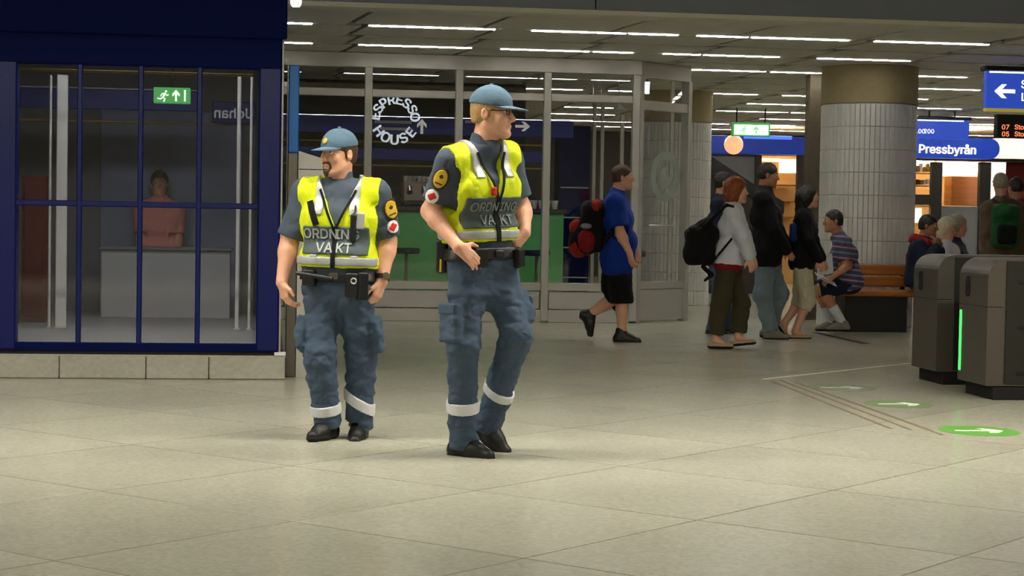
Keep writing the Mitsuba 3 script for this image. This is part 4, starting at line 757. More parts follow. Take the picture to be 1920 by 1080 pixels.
class Front:
    """Coordinates on a chest: s along the person's left, z up, and the front surface of a soft solid."""
    def __init__(self, b, prims, lift):
        self.o, self.s, self.u, self.f, self.prims, self.lift = b['hips'], b['lat'], b['up'], b['fw'], prims, lift
        self.s = n3(self.s - self.u * (self.s @ self.u)); self.f = np.cross(self.s, self.u)
    def at(self, s, z):
        s, z = np.atleast_1d(s).astype(float), np.atleast_1d(z).astype(float); t0, t1 = np.zeros(len(s)), np.full(len(s), .45)
        base = self.o + s[:, None] * self.s + z[:, None] * self.u
        for _ in range(18):
            m = (t0 + t1) / 2; i = dist(self.prims, base + m[:, None] * self.f) < self.lift; t0 = np.where(i, m, t0); t1 = np.where(i, t1, m)
        return base + t0[:, None] * self.f
    def ribbon(self, path, width, thick=.003):
        pts = np.array(path, float); seg = np.linspace(0, 1, 24); d = np.r_[0, np.cumsum(np.linalg.norm(np.diff(pts, axis=0), axis=1))]; q = np.stack([np.interp(seg * d[-1], d, pts[:, i]) for i in (0, 1)], 1)
        tn = np.gradient(q, axis=0); tn /= np.linalg.norm(tn, axis=1, keepdims=True); nn = np.stack([-tn[:, 1], tn[:, 0]], 1) * width / 2
        L, Rr = self.at(*(q + nn).T), self.at(*(q - nn).T); ring = [L + self.f * thick, Rr + self.f * thick, Rr - self.f * thick, L - self.f * thick]; n = len(q); V = np.vstack(ring); Fc = []
        for i in range(n - 1):
            for k in range(4): a, b2 = k * n + i, ((k + 1) % 4) * n + i; Fc += [[a, a + 1, b2 + 1], [a, b2 + 1, b2]]
        Fc += [[0, n, 2 * n], [0, 2 * n, 3 * n], [n - 1, 3 * n - 1, 2 * n - 1], [n - 1, 4 * n - 1, 3 * n - 1]]
        m = trimesh.Trimesh(V, Fc, process=False); m.fix_normals(); return m
    def text(self, s, h, sc, zc, rot=0.0, depth=.003):
        m = text(s, h, depth); v = m.vertices.copy(); c_, s_ = math.cos(rot), math.sin(rot); x, y = sc + c_ * v[:, 0] - s_ * v[:, 1], zc + s_ * v[:, 0] + c_ * v[:, 1] + 0
        m.vertices = self.at(x, y) + v[:, 2:3] * self.f + self.f * .001; return m
def vest(b, j, sp):
    """A high-visibility vest over the shirt: body, reflective bands, dark chest panel with lettering, zip."""
    key, lat, up, fw, o = b['key'], b['lat'], b['up'], b['fw'], b['hips']; V = torso_prims(j, sp.get('girth', 1.), sp.get('vest_off', .026), sp.get('belly', 0))[0][:5]; V = [V[0], V[1], V[2], V[3], V[4]]
    Q = torso_prims(j, sp.get('girth', 1.), sp.get('vest_off', .026) - .004, 0)[0][5]; V += [Q, ball(j['shR'] - up * .012, .082, .03), ball(j['shL'] - up * .012, .082, .03)] + sp.get('flare', [])
    F0 = Front(b, V, 0.0); top = (j['neck'] - o) @ up; vz = sp['v_bottom']; zb = sp['vest_bottom']
    def loc(X, Y, Z): x, y, z = X - o[0], Y - o[1], Z - o[2]; return (x * F0.s[0] + y * F0.s[1] + z * F0.s[2], x * F0.f[0] + y * F0.f[1] + z * F0.f[2], x * F0.u[0] + y * F0.u[1] + z * F0.u[2])
    vw = sp.get('v_width', .085)
    def neck_cut(D, X, Y, Z):
        s, t, z = loc(X, Y, Z); v = np.abs(s) - np.maximum((z - vz) / (top - vz), 0) * vw; v = np.maximum(v, -(t - .0)); v = np.maximum(v, vz - z)
        hole = np.sqrt(s ** 2 + (t + .01) ** 2) - .095; hole = np.maximum(hole, top - .06 - z); return np.maximum(D, -np.minimum(v, hole))
    def arm_cut(D, X, Y, Z):
        for q, sg_ in (('R', -1), ('L', 1)):
            c = j['sh' + q] - up * .055 + F0.s * sg_ * .028; e = j['sh' + q] - up * .20 + F0.s * sg_ * .05; fn = cone(c, e, sp.get('arm_hole', .072), sp.get('arm_hole', .072) - .01)[2]; D = np.maximum(D, -fn(X, Y, Z))
        return D
    def side(D, X, Y, Z): s, t, z = loc(X, Y, Z); return np.maximum(np.maximum(D, zb - z), np.abs(s) - (np.linalg.norm(j['shL'] - j['shR']) / 2 + .035 + (.08 if sp.get('flare') else 0) * np.clip(1 - (z - zb) / .25, 0, 1)))
    cuts = both(neck_cut, arm_cut, side); h = .0055
    vk = obj('vest', soft(V, h, cuts, wrinkle=.008, freq=11, seed=5), 'cloth_hivis', key, True)
    def on(name, reg, mat, lift=.0075, h2=.0055):
        def clip(D, X, Y, Z): s, t, z = loc(X, Y, Z); return np.maximum(np.maximum(cuts(D - lift, X, Y, Z), -(D + .012)), reg(s, t, z))
        return obj(name, soft(V, h2, clip, pad=.02), mat, vk, True)
    W = np.linalg.norm(j['shL'] - j['shR']) / 2; z0, z1 = sp['panel']
    on('chest_panel', lambda s, t, z: np.maximum(np.maximum(np.abs(z - (z0 + z1) / 2) - (z1 - z0) / 2, -t), np.abs(s) - W * sp.get('panel_w', .72)), 'vest_panel')
    on('waist_band', lambda s, t, z: np.abs(z - (zb + .035)) - .022, 'reflective')
    for sg_ in (-1, 1): on('shoulder_band', lambda s, t, z: np.maximum(np.maximum(np.abs(s - sg_ * (W * .62 - .02 * np.clip((z - z1) / .1, 0, 1))) - .026, z1 + sp.get('band_gap', .10) - z), -t - .06), 'reflective')
    for sg_ in (-1, 1): on('side_band', lambda s, t, z: np.maximum(np.maximum(np.abs(s - sg_ * W * .60) - .02, zb + .05 - z), np.maximum(z - z0, -t)), 'reflective') if sp.get('side_band') else None
    Fr = Front(b, V, .010)
    obj('zip', Fr.ribbon([(0, vz + .005), (0, zb + .0)], .024), 'mesh_black', vk, 40)
    for sg_ in (-1, 1): obj('edge_trim', Fr.ribbon([(sg_ * .004, vz - .01), (sg_ * vw * .98, top - .035)], .012), 'mesh_black', vk, 40)
    return vk, Fr, V, on
def belt(b, z, items, mat='leather_black'):
    key, up, o = b['key'], b['up'], b['hips']; pr = b['pants']
    c = o + up * z
    k = obj('belt', soft(pr, .006, both(lambda D, X, Y, Z: np.maximum(D - .020, -(D + .01)), cut_above(c - up * .03, up), cut_above(c + up * .03, -up)), pad=.03, bounds=(c - [.3, .3, .06], c + [.3, .3, .06])), mat, key, True)
    Fb = Front(b, pr, .018)
    for name, s, dz, hw, hh, ht, m, turn in items:
        R = np.stack([math.cos(turn) * Fb.s + math.sin(turn) * Fb.f, -math.sin(turn) * Fb.s + math.cos(turn) * Fb.f, Fb.u], 1)
        if abs(s) < .9: p = Fb.at(s, z + dz)[0] if abs(turn) < 1.2 else o + Fb.s * s + Fb.u * (z + dz) + Fb.f * .0
        obj(name, soft([rbox(p + R[:, 1] * ht * .6, (hw, ht, hh), R, .010)], .005), m, k, True)
    return k, Fb

Y1 = 9.51
jt = J(Y1, head=(924, 213, 0.0), neck=(907, 274, .0), shR=(846, 303, -.11), shL=(950, 293, .11), elR=(806, 396, -.08), wrR=(859, 463, -.235), elL=(979, 390, .16), wrL=(985, 436, .03),
       hipR=(877, 503, -.05), hipL=(933, 500, .05), knR=(868, 655, -.12), anR=(868, 826, -.02), knL=(968, 630, -.06), anL=(916, 793, .20))
jt.update(face=[.93, -.36, -.02], footR=([.80, -.58, -.03],), footL=([.72, -.38, -.52],), handR=([.78, .10, -.62], [-.25, .9, -.35], 1, .55, .9), handL=([-.62, -.30, -.72], [-.5, .3, .2], 1, .9, .3))
jt['footR'] = ([.82, -.57, 0],)
T1 = dict(res=.006, girth=.98, head=1.03, skin='skin', hair='hair_blond', style='cap', shirt='cloth_slate', sleeve=.80, sleeve_r=.070, loose=.012, hem=-.085, pants='cloth_navy_slate', shoes='shoe_black', leg_r=.022, fold=1.2, pwrinkle=.013, arm=1.02, waist=.15, drop=.035, shoe_top=.05, shoe=1.05, wrinkle=.008,
          v_bottom=.16, vest_bottom=.105, panel=(.175, .325), vest_off=.028, panel_w=.98)
hipm = (jt['hipR'] + jt['hipL']) / 2
def pocket(hip, kn, side, t=.55, dx=.1): p = lerp(hip, kn, t) + side * dx; u = n3(hip - kn); f = n3(np.cross(side, u)); sd = np.cross(u, f); return rbox(p, (.03, .075, .095), np.stack([sd, f, u], 1), .02, .012)
latt = n3(jt['shL'] - jt['shR']); latt = n3(latt * [1, 1, 0])
T1['pockets'] = [ball(at(907, 550, Y1 - .02), .082, .06), pocket(jt['hipR'], jt['knR'], -latt, .68, .085), pocket(jt['hipL'], jt['knL'], latt, .62, .075)]
topz = (jt['neck'] - hipm) @ n3((jt['shR'] + jt['shL']) / 2 - hipm)
T1.update(v_bottom=topz - .27, panel=(topz - .42, topz - .265), vest_bottom=topz - .488)
T1.update(arm_hole=.086, flare=[cone(at(854, 392, Y1 - .03), at(852, 432, Y1 - .03), .070, .076, .06)])
bt = person(jt, 'tall security guard in a grey-blue cap, glasses and yellow vest, looking right', T1)
vk, Fr, V, on = vest(bt, jt, T1)
zc = sum(T1['panel']) / 2
for s, h, x, z in (('ORDN', .042, -.078, .030), ('ING', .042, .070, .030), ('VA', .046, -.058, -.034), ('KT', .046, .058, -.034)): obj('lettering', Fr.text(s, h, x, zc + z), 'vest_text_faint', vk)  # fainter lettering colour on this vest
obj('radio_clip', soft([rbox(Fr.at(-.035, topz - .235)[0], (.012, .012, .022), np.stack([Fr.s, Fr.f, Fr.u], 1), .005)], .004), 'badge_red', vk, True)
cap(bt, 'cloth_cap')
def collar(b, j, mat, spread=.05):
    hp, up, fw, lat = b['hp'], b['up'], b['fw'], b['lat']; n = j['neck']
    base = [cone(n + up * .045 + fw * .004, n - up * .012 - fw * .004, .067, .084, .01)]
    inner = cone(n + up * .09, n - up * .05, .058, .066)[2]
    def cut(D, X, Y, Z):
        x, y, z = X - n[0], Y - n[1], Z - n[2]; s = x * lat[0] + y * lat[1] + z * lat[2]; t = x * fw[0] + y * fw[1] + z * fw[2]; q = x * up[0] + y * up[1] + z * up[2]
        v = np.maximum(np.abs(s) - (.012 + np.maximum(q + .02, 0) * .5), -t); return np.maximum(np.maximum(D, -v), -inner(X, Y, Z))
    return obj('collar', soft(base, .004, cut), mat, b['shirt_key'], True)
collar(bt, jt, 'cloth_slate')
def glasses(b):
    hp, hs, R = b['hp'], b['hs'], b['R']; parts = []
    for q in (-1, 1):
        a = np.linspace(0, 2 * np.pi, 17)[:-1]; ring = [hp(q * .033 + .023 * math.cos(t), .098 - .25 * abs(.023 * math.cos(t) * q + .0), .008 + .016 * math.sin(t)) for t in a]
        parts += [rod(ring[i], ring[(i + 1) % 16], .0022, 6) for i in range(16)]; parts.append(rod(hp(q * .057, .092, .014), hp(q * .080, .0, .012), .002, 6))
    parts.append(rod(hp(-.011, .1, .012), hp(.011, .1, .012), .002, 6)); return obj('glasses', join(parts), 'mat_black', b['key'])
glasses(bt)
def sleeve_badges(b, j, q, c1_, c2_):
    sh, el = j['sh' + q], j['el' + q]; pr = [p for p in b['shirt']]; k = b['shirt_key']; ax = n3(el - sh)
    for c, kind in ((c1_, 0), (c2_, 1)):
        view = n3(np.array([0, 0, EYE]) - c); pts = c[None] + view[None] * np.linspace(-.15, .2, 200)[:, None]; d = dist(pr, pts); i = int(np.argmax(d > 0)) if (d > 0).any() else 100
        i = max(np.nonzero(d < 0)[0]) if (d < 0).any() else i; p = pts[i]; side = n3(np.cross(ax, view))
        if kind == 0:
            oval = lambda ra, rb: (lambda X, Y, Z: ((np.sqrt((((X - p[0]) * ax[0] + (Y - p[1]) * ax[1] + (Z - p[2]) * ax[2]) / ra) ** 2 + (((X - p[0]) * side[0] + (Y - p[1]) * side[1] + (Z - p[2]) * side[2]) / rb) ** 2)) - 1) * .03)
            e = patch('badge', pr, p, oval(.058, .043), 'badge_dark', k, .010, .004, .004); patch('badge_face', pr, p, oval(.049, .034), 'badge_gold', e, .013, .004, .004)
            patch('badge_band', pr, p + ax * .026, region_box(p + ax * .026, (ax, side, view), (.004, .020, .05)), 'badge_dark', e, .016, .0, .003, .06); patch('badge_crest', pr, p - ax * .012, region_box(p - ax * .012, (n3(ax + side), n3(ax - side), view), (.009, .009, .05)), 'badge_dark', e, .016, .0, .003, .06)
        else:
            patch('badge', pr, p, region_ball(p, .036), 'badge_white', k, .011, .004, .004); patch('badge', pr, p, region_box(p, (n3(ax + side), n3(ax - side), view), (.02, .016, .05)), 'badge_red', k, .014, .002, .004)
sleeve_badges(bt, jt, 'R', at(826, 335, Y1 - .1), at(810, 368, Y1 - .1))
belt(bt, .072, [('pouch', -.11, -.02, .035, .05, .02, 'leather_black', .4), ('buckle', .0, 0, .03, .02, .006, 'leather_black', 0), ('pouch', .12, -.03, .03, .05, .02, 'leather_black', -.4)])
kp = at(829, 480, Y1 - .02); obj('holster', soft([rbox(kp, (.03, .045, .09), np.eye(3), .02)], .006), 'leather_black', bt['key'], True); obj('key_clip', rod(at(827, 486, Y1 - .08), at(826, 510, Y1 - .08), .006), 'badge_gold', bt['key'])
def leg_band(b, j, q, zc_, half, sp, tilt=None):
    kn, an = j['kn' + q], j['an' + q]; u = n3(kn - an) if tilt is None else n3(tilt); g, pr = sp.get('girth', 1.0), sp.get('leg_r', .02)
    leg = [cone(kn, an, .062 * g + pr, .05 + pr), cone(an, an - n3(kn - an) * .07, .05 + pr, .052 + pr)]; s1 = n3(np.cross(u, [1, 0, .1]))
    return patch('reflective_band', leg, zc_, region_box(zc_, (u, s1, np.cross(u, s1)), (half, .3, .3)), 'reflective_white', b['pants_key'], .010, .012, .005, .17)
leg_band(bt, jt, 'R', at(867, 757, Y1 - .02), .030, T1); leg_band(bt, jt, 'L', at(937, 727, Y1 + .13), .023, T1, n3(jt['knL'] - jt['anL']) + np.array([.25, 0, 0]))
for q, t in (('R', .56), ('L', .56)):
    sd = -latt if q == 'R' else latt; p = lerp(jt['hip' + q], jt['kn' + q], .5) + sd * .11; obj('pocket_flap', soft([rbox(p, (.014, .07, .03), np.stack([sd, np.cross(UPZ, sd), UPZ], 1), .01)], .006), 'cloth_navy_slate', bt['pants_key'], True)

# ---------------------------------------------------------------- the shorter guard
Y2 = 10.07
js = J(Y2, head=(634, 289, 0.0), neck=(638, 344, .03), shR=(577, 360, .02), shL=(704, 362, -.02), elR=(543, 452, .03), wrR=(528, 530, -.05), elL=(727, 452, .02), wrL=(716, 528, -.05),
       hipR=(607, 545, .02), hipL=(663, 545, -.02), knR=(599, 665, -.06), anR=(614, 792, .02), knL=(678, 665, .05), anL=(673, 798, .10))
js.update(face=[-.66, -.75, -.03], footR=([-.42, -.9, 0],), footL=([-.06, -1., -.04],), handR=([.28, -.12, -.95], [.75, .5, .1], 1, .75, .35), handL=([-.30, -.15, -.94], [-.75, .5, .15], -1, .8, .35))
T2 = dict(res=.006, girth=1.0, head=.99, belly=.025, skin='skin', hair='hair_brown', style='cap', shirt='cloth_slate', sleeve=.92, sleeve_r=.076, loose=.012, hem=-.085, pants='cloth_navy_slate', shoes='shoe_black', leg_r=.024, fold=1.2, pwrinkle=.013, arm=1.12, waist=.15, drop=.02, shoe_top=.05, shoe=1.0, side_band=True, vest_off=.026, band_gap=.06)
hips2 = (js['hipR'] + js['hipL']) / 2; lat2 = n3((js['shL'] - js['shR']) * [1, 1, 0])
T2['pockets'] = [pocket(js['hipR'], js['knR'], -lat2, .68, .10), pocket(js['hipL'], js['knL'], lat2, .68, .10)]
topz = (js['neck'] - hips2) @ n3((js['shR'] + js['shL']) / 2 - hips2); T2.update(v_bottom=topz - .24, panel=(topz - .385, topz - .235), vest_bottom=topz - .455, panel_w=.96, v_width=.10)
bs = person(js, 'shorter security guard with a goatee in a grey-blue cap and yellow vest, looking left', T2)
vk, Fr, V, on = vest(bs, js, T2); zc = sum(T2['panel']) / 2
for s, x, z in (('ORDN', -.080, .036), ('ING', .068, .036), ('VA', -.052, -.036), ('KT', .056, -.036)): obj('lettering', Fr.text(s, .050, x, zc + z), 'vest_text', vk)
Rf = np.stack([Fr.s, Fr.f, Fr.u], 1)
obj('radio', soft([rbox(Fr.at(.102, topz - .24)[0], (.016, .014, .075), Rf, .008), cone(Fr.at(.108, topz - .18)[0], Fr.at(.108, topz - .12)[0] + Fr.f * .01, .006)], .005), 'mat_black', vk, True)
obj('chest_pocket', soft([rbox(Fr.at(.135, topz - .20)[0], (.026, .008, .045), Rf, .006)], .005), 'reflective', vk, True)
obj('strap', Fr.ribbon([(-.15, topz - .1), (-.10, topz - .23)], .034), 'mesh_black', vk, 40)
cap(bs, 'cloth_cap', bs['hp'](.0, .108, .075)); collar(bs, js, 'cloth_slate')
hp, R = bs['hp'], bs['R']
obj('goatee', soft([ell(hp(0, .086, -.098), (.024, .016, .024), R, .01), cone(hp(-.024, .083, -.056), hp(-.022, .08, -.09), .008, .009, .008), cone(hp(.024, .083, -.056), hp(.022, .08, -.09), .008, .009, .008), cone(hp(-.022, .0905, -.049), hp(.022, .0905, -.049), .0065, None, .008)], .004, wrinkle=.003, freq=80), 'hair_brown', bs['key'], True)
sleeve_badges(bs, js, 'L', at(734, 392, Y2 - .02), at(737, 425, Y2 - .02))
belt(bs, .085, [('pouch', -.13, -.015, .04, .045, .02, 'leather_black', .3), ('buckle', .0, 0, .03, .022, .006, 'mat_steel', 0), ('pouch', .10, -.045, .035, .065, .024, 'leather_black', -.2), ('pouch', .15, -.05, .03, .075, .024, 'leather_black', -.5)])
obj('baton', rod(at(556, 512, Y2 - .17), at(624, 523, Y2 - .22), .012), 'mat_black', bs['key'], 30); obj('key_ring', trimesh.creation.torus(.014, .004), 'mat_chrome', bs['key'], True, to_world=mi.ScalarTransform4f().translate(at(663, 527, Y2 - .24).tolist()).rotate([1, 0, 0], 80))
wa, wb = js['wrL'], js['elL']; wc = lerp(wa, wb, .10); R_ = np.stack([n3(np.cross(wb - wa, [0, 1, 0])), n3(np.cross(wb - wa, np.cross(wb - wa, [0, 1, 0]))), n3(wb - wa)], 1)
wt = trimesh.creation.annulus(.029, .039, .026); wt.apply_transform(frame(wc, R_[:, 0], R_[:, 1], R_[:, 2])); wk = obj('watch', wt, 'mat_black', bs['key'], 30)
dial = trimesh.creation.cylinder(.021, .012, sections=24); vd = n3(np.array([.5, -.86, .1])); vd = n3(vd - R_[:, 2] * (vd @ R_[:, 2])); dial.apply_transform(frame(wc + vd * .04, R_[:, 2], np.cross(vd, R_[:, 2]), vd)); obj('dial', dial, 'mat_chrome', wk, 30)
leg_band(bs, js, 'R', at(614, 766, Y2 - .0), .028, T2); leg_band(bs, js, 'L', at(673, 752, Y2 + .08), .028, T2, n3(js['knL'] - js['anL']) + np.array([.55, 0, 0]))

# ---------------------------------------------------------------- passers-by
def walker(Y0, label, sp, face=(1, 0, 0), **kw):
    j = J(Y0, **{k: v for k, v in kw.items() if k not in ('footR', 'footL', 'handR', 'handL', 'headup')}); j['face'] = face
    for k in ('footR', 'footL', 'handR', 'handL', 'headup'):
        if k in kw: j[k] = kw[k]
    return person(j, label, {'res': .0105, 'hair': 'hair_dark', **sp}), j
bb, jb = walker(18.72, 'man in a bright blue T-shirt and black shorts walking right with a red backpack', dict(girth=1.14, belly=.03, arm=1.15, style='short', hair='hair_brown', skin='skin', shirt='cloth_blue', sleeve=.8, sleeve_r=.10, loose=.03, hem=.16, pants='cloth_black', legs=.52, leg_r=.05, drop=.02, shoes='shoe_black', socks=.0, hs=1.1, shoe=1.05, shoe_top=.07, head=1.02),
    head=(1168, 333, 0), neck=(1156, 362, 0), shR=(1152, 381, -.19), shL=(1158, 378, .19), elR=(1163, 437, -.26), wrR=(1180, 474, -.24), elL=(1176, 432, .25), wrL=(1190, 466, .2), hipR=(1157, 486, -.10), hipL=(1157, 486, .10),
    knR=(1166, 563, -.10), anR=(1166, 626, -.10), knL=(1146, 563, .10), anL=(1099, 594, .12), footR=([1, -.1, 0],), footL=([-.12, 0, -.99], [-.95, 0, .2]), handR=([.25, 0, -.97], [.6, .7, .1], -1, .7), handL=([.25, 0, -.97], [.6, -.7, .1], 1, .7))
bpk = thing('backpack', 'bulky red and black backpack on the man in the blue T-shirt', 'backpack'); c = at(1103, 432, 18.72)
obj('bag', soft([rbox(at(1112, 425, 18.72), (.13, .20, .26), np.eye(3), .09, .05), ell(at(1094, 448, 18.72), (.15, .18, .17), k=.05), ell(at(1122, 396, 18.72), (.12, .17, .12), k=.05)], .012, wrinkle=.02, freq=7), 'cloth_black', bpk, True)
obj('front_pocket', soft([ell(at(1084, 458, 18.72), (.10, .15, .14), k=.03), ell(at(1080, 425, 18.72), (.07, .12, .08), k=.03)], .012, wrinkle=.015, freq=9), 'cloth_orange', bpk, True); obj('side_pocket', soft([ell(at(1100, 452, 18.54), (.09, .07, .12))], .01, wrinkle=.015, freq=9), 'cloth_dark_red', bpk, True); obj('top_strap', soft([ell(at(1118, 388, 18.6), (.06, .1, .08))], .01), 'cloth_orange', bpk, True); obj('label_patch', soft([ell(at(1099, 424, 18.52), (.06, .03, .03))], .008), 'mat_grey', bpk, True)
obj('shoulder_strap', soft([cone(at(1128, 392, 18.52), at(1148, 372, 18.53), .03), cone(at(1148, 372, 18.53), at(1166, 385, 18.51), .028), cone(at(1166, 385, 18.51), at(1160, 420, 18.48), .026), cone(at(1160, 420, 18.48), at(1132, 455, 18.52), .024)], .01), 'cloth_black', bpk, True)

bw, jw = walker(17.92, 'auburn-haired woman in a white jacket and olive trousers walking right', dict(girth=.98, style='bob', hair='hair_auburn', skin='skin', shirt='cloth_jacket_white', shirt_name='jacket', sleeve=1.95, sleeve_r=.072, loose=.028, hem=.0, pants='cloth_olive', legs=.93, leg_r=.028, drop=.0, shoes='shoe_tan', shoe=.92, shoe_top=-.03, waist=.1, head=.97),
    head=(1381, 358, 0), neck=(1374, 386, 0), shR=(1373, 399, -.16), shL=(1378, 398, .16), elR=(1392, 445, -.22), wrR=(1405, 483, -.20), elL=(1396, 442, .2), wrL=(1409, 478, .2), hipR=(1364, 496, -.085), hipL=(1368, 496, .085),
    knR=(1350, 572, -.09), anR=(1342, 637, -.09), knL=(1390, 570, .09), anL=(1384, 632, .09), footR=([1, -.15, 0],), footL=([1, .1, .1],), handR=([.3, 0, -.95], [-.2, .9, 0], -1, .7), handL=([.3, 0, -.95], [-.2, -.9, 0], 1, .7))
obj('red_hem', soft(bw['pants'] and [torso_prims(jw, .98, .022)[0][5]], .01, both(cut_above(bw['hips'] - UPZ * .055, UPZ), cut_above(bw['hips'] + UPZ * .04, -UPZ))), 'cloth_dark_red', bw['key'], True)
bg = thing('shoulder_bag', 'black bag hanging behind the woman in the white jacket', 'bag'); obj('bag', soft([rbox(at(1313, 460, 17.85), (.15, .12, .19), np.eye(3), .08, .04), ell(at(1325, 432, 17.85), (.10, .11, .13), k=.05), ell(at(1300, 475, 17.85), (.10, .10, .10), k=.05)], .011, wrinkle=.02, freq=9), 'cloth_black', bg, True)
obj('strap', soft([cone(at(1320, 425, 17.7), at(1362, 385, 17.74), .018), cone(at(1362, 385, 17.74), at(1374, 388, 17.7), .018), cone(at(1335, 492, 17.75), at(1372, 448, 17.6), .012)], .009), 'cloth_black', bg, True); obj('loose_strap', soft([cone(at(1318, 500, 17.85), at(1334, 515, 17.85), .022), cone(at(1334, 515, 17.85), at(1322, 526, 17.85), .014)], .009), 'cloth_black', bg, True)
walker(20.35, 'person in a navy jacket half hidden behind the auburn-haired woman', dict(girth=1.0, style='short', skin='skin', shirt='cloth_navy', sleeve=1.95, loose=.025, hem=.12, pants='cloth_jeans_dark', shoes='shoe_black', leg_r=.03),
    head=(1358, 344, 0), neck=(1350, 370, 0), shR=(1347, 384, -.18), shL=(1350, 383, .18), elR=(1338, 432, -.24), wrR=(1345, 478, -.22), elL=(1358, 430, .24), wrL=(1366, 474, .2), hipR=(1347, 486, -.09), hipL=(1347, 486, .09), knR=(1350, 558, -.09), anR=(1338, 616, -.09), knL=(1356, 556, .09), anL=(1360, 614, .09), footR=([1, 0, 0],), footL=([1, 0, 0],), handR=([.2, 0, -1], [-.2, .9, 0], -1), handL=([.2, 0, -1], [-.2, -.9, 0], 1))
walker(19.6, 'tall man in a black jacket and grey jeans walking right', dict(girth=1.08, style='short', hair='hair_dark', skin='skin_tan', shirt='cloth_black', shirt_name='jacket', sleeve=1.98, sleeve_r=.082, loose=.04, hem=.13, pants='cloth_jeans', shoes='shoe_grey', leg_r=.03, drop=.0, pwrinkle=.02, head=1.02),
    head=(1441, 329, 0), headup=(.15, 0, 1), neck=(1432, 356, 0), shR=(1430, 375, -.2), shL=(1436, 374, .2), elR=(1452, 430, -.26), wrR=(1474, 468, -.22), elL=(1456, 428, .25), wrL=(1476, 464, .22), hipR=(1436, 476, -.1), hipL=(1436, 476, .1), knR=(1431, 555, -.10), anR=(1446, 621, -.10), knL=(1462, 553, .1), anL=(1440, 618, .12), footR=([1, -.1, 0],), footL=([1, .2, -.12],), handR=([.6, 0, -.8], [.2, .9, -.1], -1, .8), handL=([.5, 0, -.86], [.2, -.9, 0], 1, .8), face=(1, -.1, -.12))
walker(19.75, 'dark-haired woman in a black jacket and cream cropped trousers walking right', dict(girth=.98, style='long', hair='hair_dark', skin='skin', shirt='cloth_black', shirt_name='jacket', sleeve=1.98, sleeve_r=.072, loose=.028, hem=.08, pants='cloth_cream', legs=.62, leg_r=.03, drop=.02, shoes='shoe_tan', shoe=.9, shoe_top=-.03, head=.96),
    head=(1517, 369, 0), neck=(1507, 395, 0), shR=(1506, 408, -.16), shL=(1510, 407, .16), elR=(1516, 452, -.22), wrR=(1536, 486, -.2), elL=(1524, 450, .2), wrL=(1540, 484, .2), hipR=(1503, 492, -.085), hipL=(1505, 492, .085), knR=(1514, 562, -.09), anR=(1491, 622, -.06), knL=(1502, 562, .09), anL=(1470, 606, .10), footR=([1, -.15, 0],), footL=([.6, 0, -.8],), handR=([.4, 0, -.9], [-.1, .9, 0], -1, .8), handL=([.4, 0, -.9], [-.1, -.9, 0], 1, .8))
hb = thing('handbag', 'small blue bag at the side of the woman in the black jacket', 'bag'); obj('bag', soft([rbox(at(1488, 436, 19.62), (.04, .06, .10), np.eye(3), .03)], .01), 'cloth_blue_dark', hb, True); obj('strap', soft([cone(at(1487, 415, 19.5), at(1503, 392, 19.56), .01)], .008), 'cloth_black', hb, True)

# ---------------------------------------------------------------- on the bench
bm, jm = walker(20.65, 'man in a striped polo shirt and dark shorts sitting on the bench, facing left', dict(girth=1.1, belly=.04, style='short', hair='hair_dark', skin='skin_tan', shirt='cloth_striped', sleeve=.75, sleeve_r=.085, loose=.025, hem=.08, pants='cloth_navy', legs=.5, leg_r=.04, drop=.03, shoes='shoe_grey', socks=.42, wrinkle=.01),
    face=(-1, -.1, -.05), headup=(-.1, 0, 1), head=(1562, 415, 0), neck=(1572, 443, 0), shL=(1580, 456, -.19), shR=(1578, 456, .19), elL=(1587, 500, -.24), wrL=(1560, 520, -.26), elR=(1575, 500, .2), wrR=(1556, 518, .05), hipL=(1594, 530, -.10), hipR=(1594, 530, .10),
    knL=(1540, 540, -.12), anL=(1580, 606, -.14), knR=(1536, 542, .12), anR=(1560, 606, .12), footL=([-1, -.15, 0],), footR=([-1, .1, 0],), handL=([-.7, .1, -.5], [0, .6, -.6], -1, .9), handR=([-.8, -.3, -.3], [0, -.6, -.5], 1, .9))
nw = thing('newspaper', 'folded white paper held by the seated man in the striped shirt', 'newspaper'); c = at(1549, 525, 20.36)
m = hull([c + np.array([x, y, z]) for x, y, z in ((-.11, -.10, .03), (.10, -.10, -.07), (.10, .12, -.03), (-.11, .12, .07), (-.11, -.10, .045), (.10, -.10, -.055), (.10, .12, -.015), (-.11, .12, .085))]); obj('folded_sheets', m, 'paper', nw); obj('printed_picture', hull([c + np.array([x, y, z]) for x, y, z in ((-.07, -.101, .018), (.06, -.101, -.043), (.06, -.104, -.03), (-.07, -.104, .03))]), 'mat_grey', nw)
obj('upright_sheet', hull([at(x, y, 20.42 + d) for x, y, d in ((1546, 478, 0), (1560, 474, 0), (1563, 512, 0), (1549, 516, 0), (1546, 478, .01), (1560, 474, .01), (1563, 512, .01), (1549, 516, .01))]), 'paper', nw)
sit = dict(legs=1.0, leg_r=.03, res=.0105)
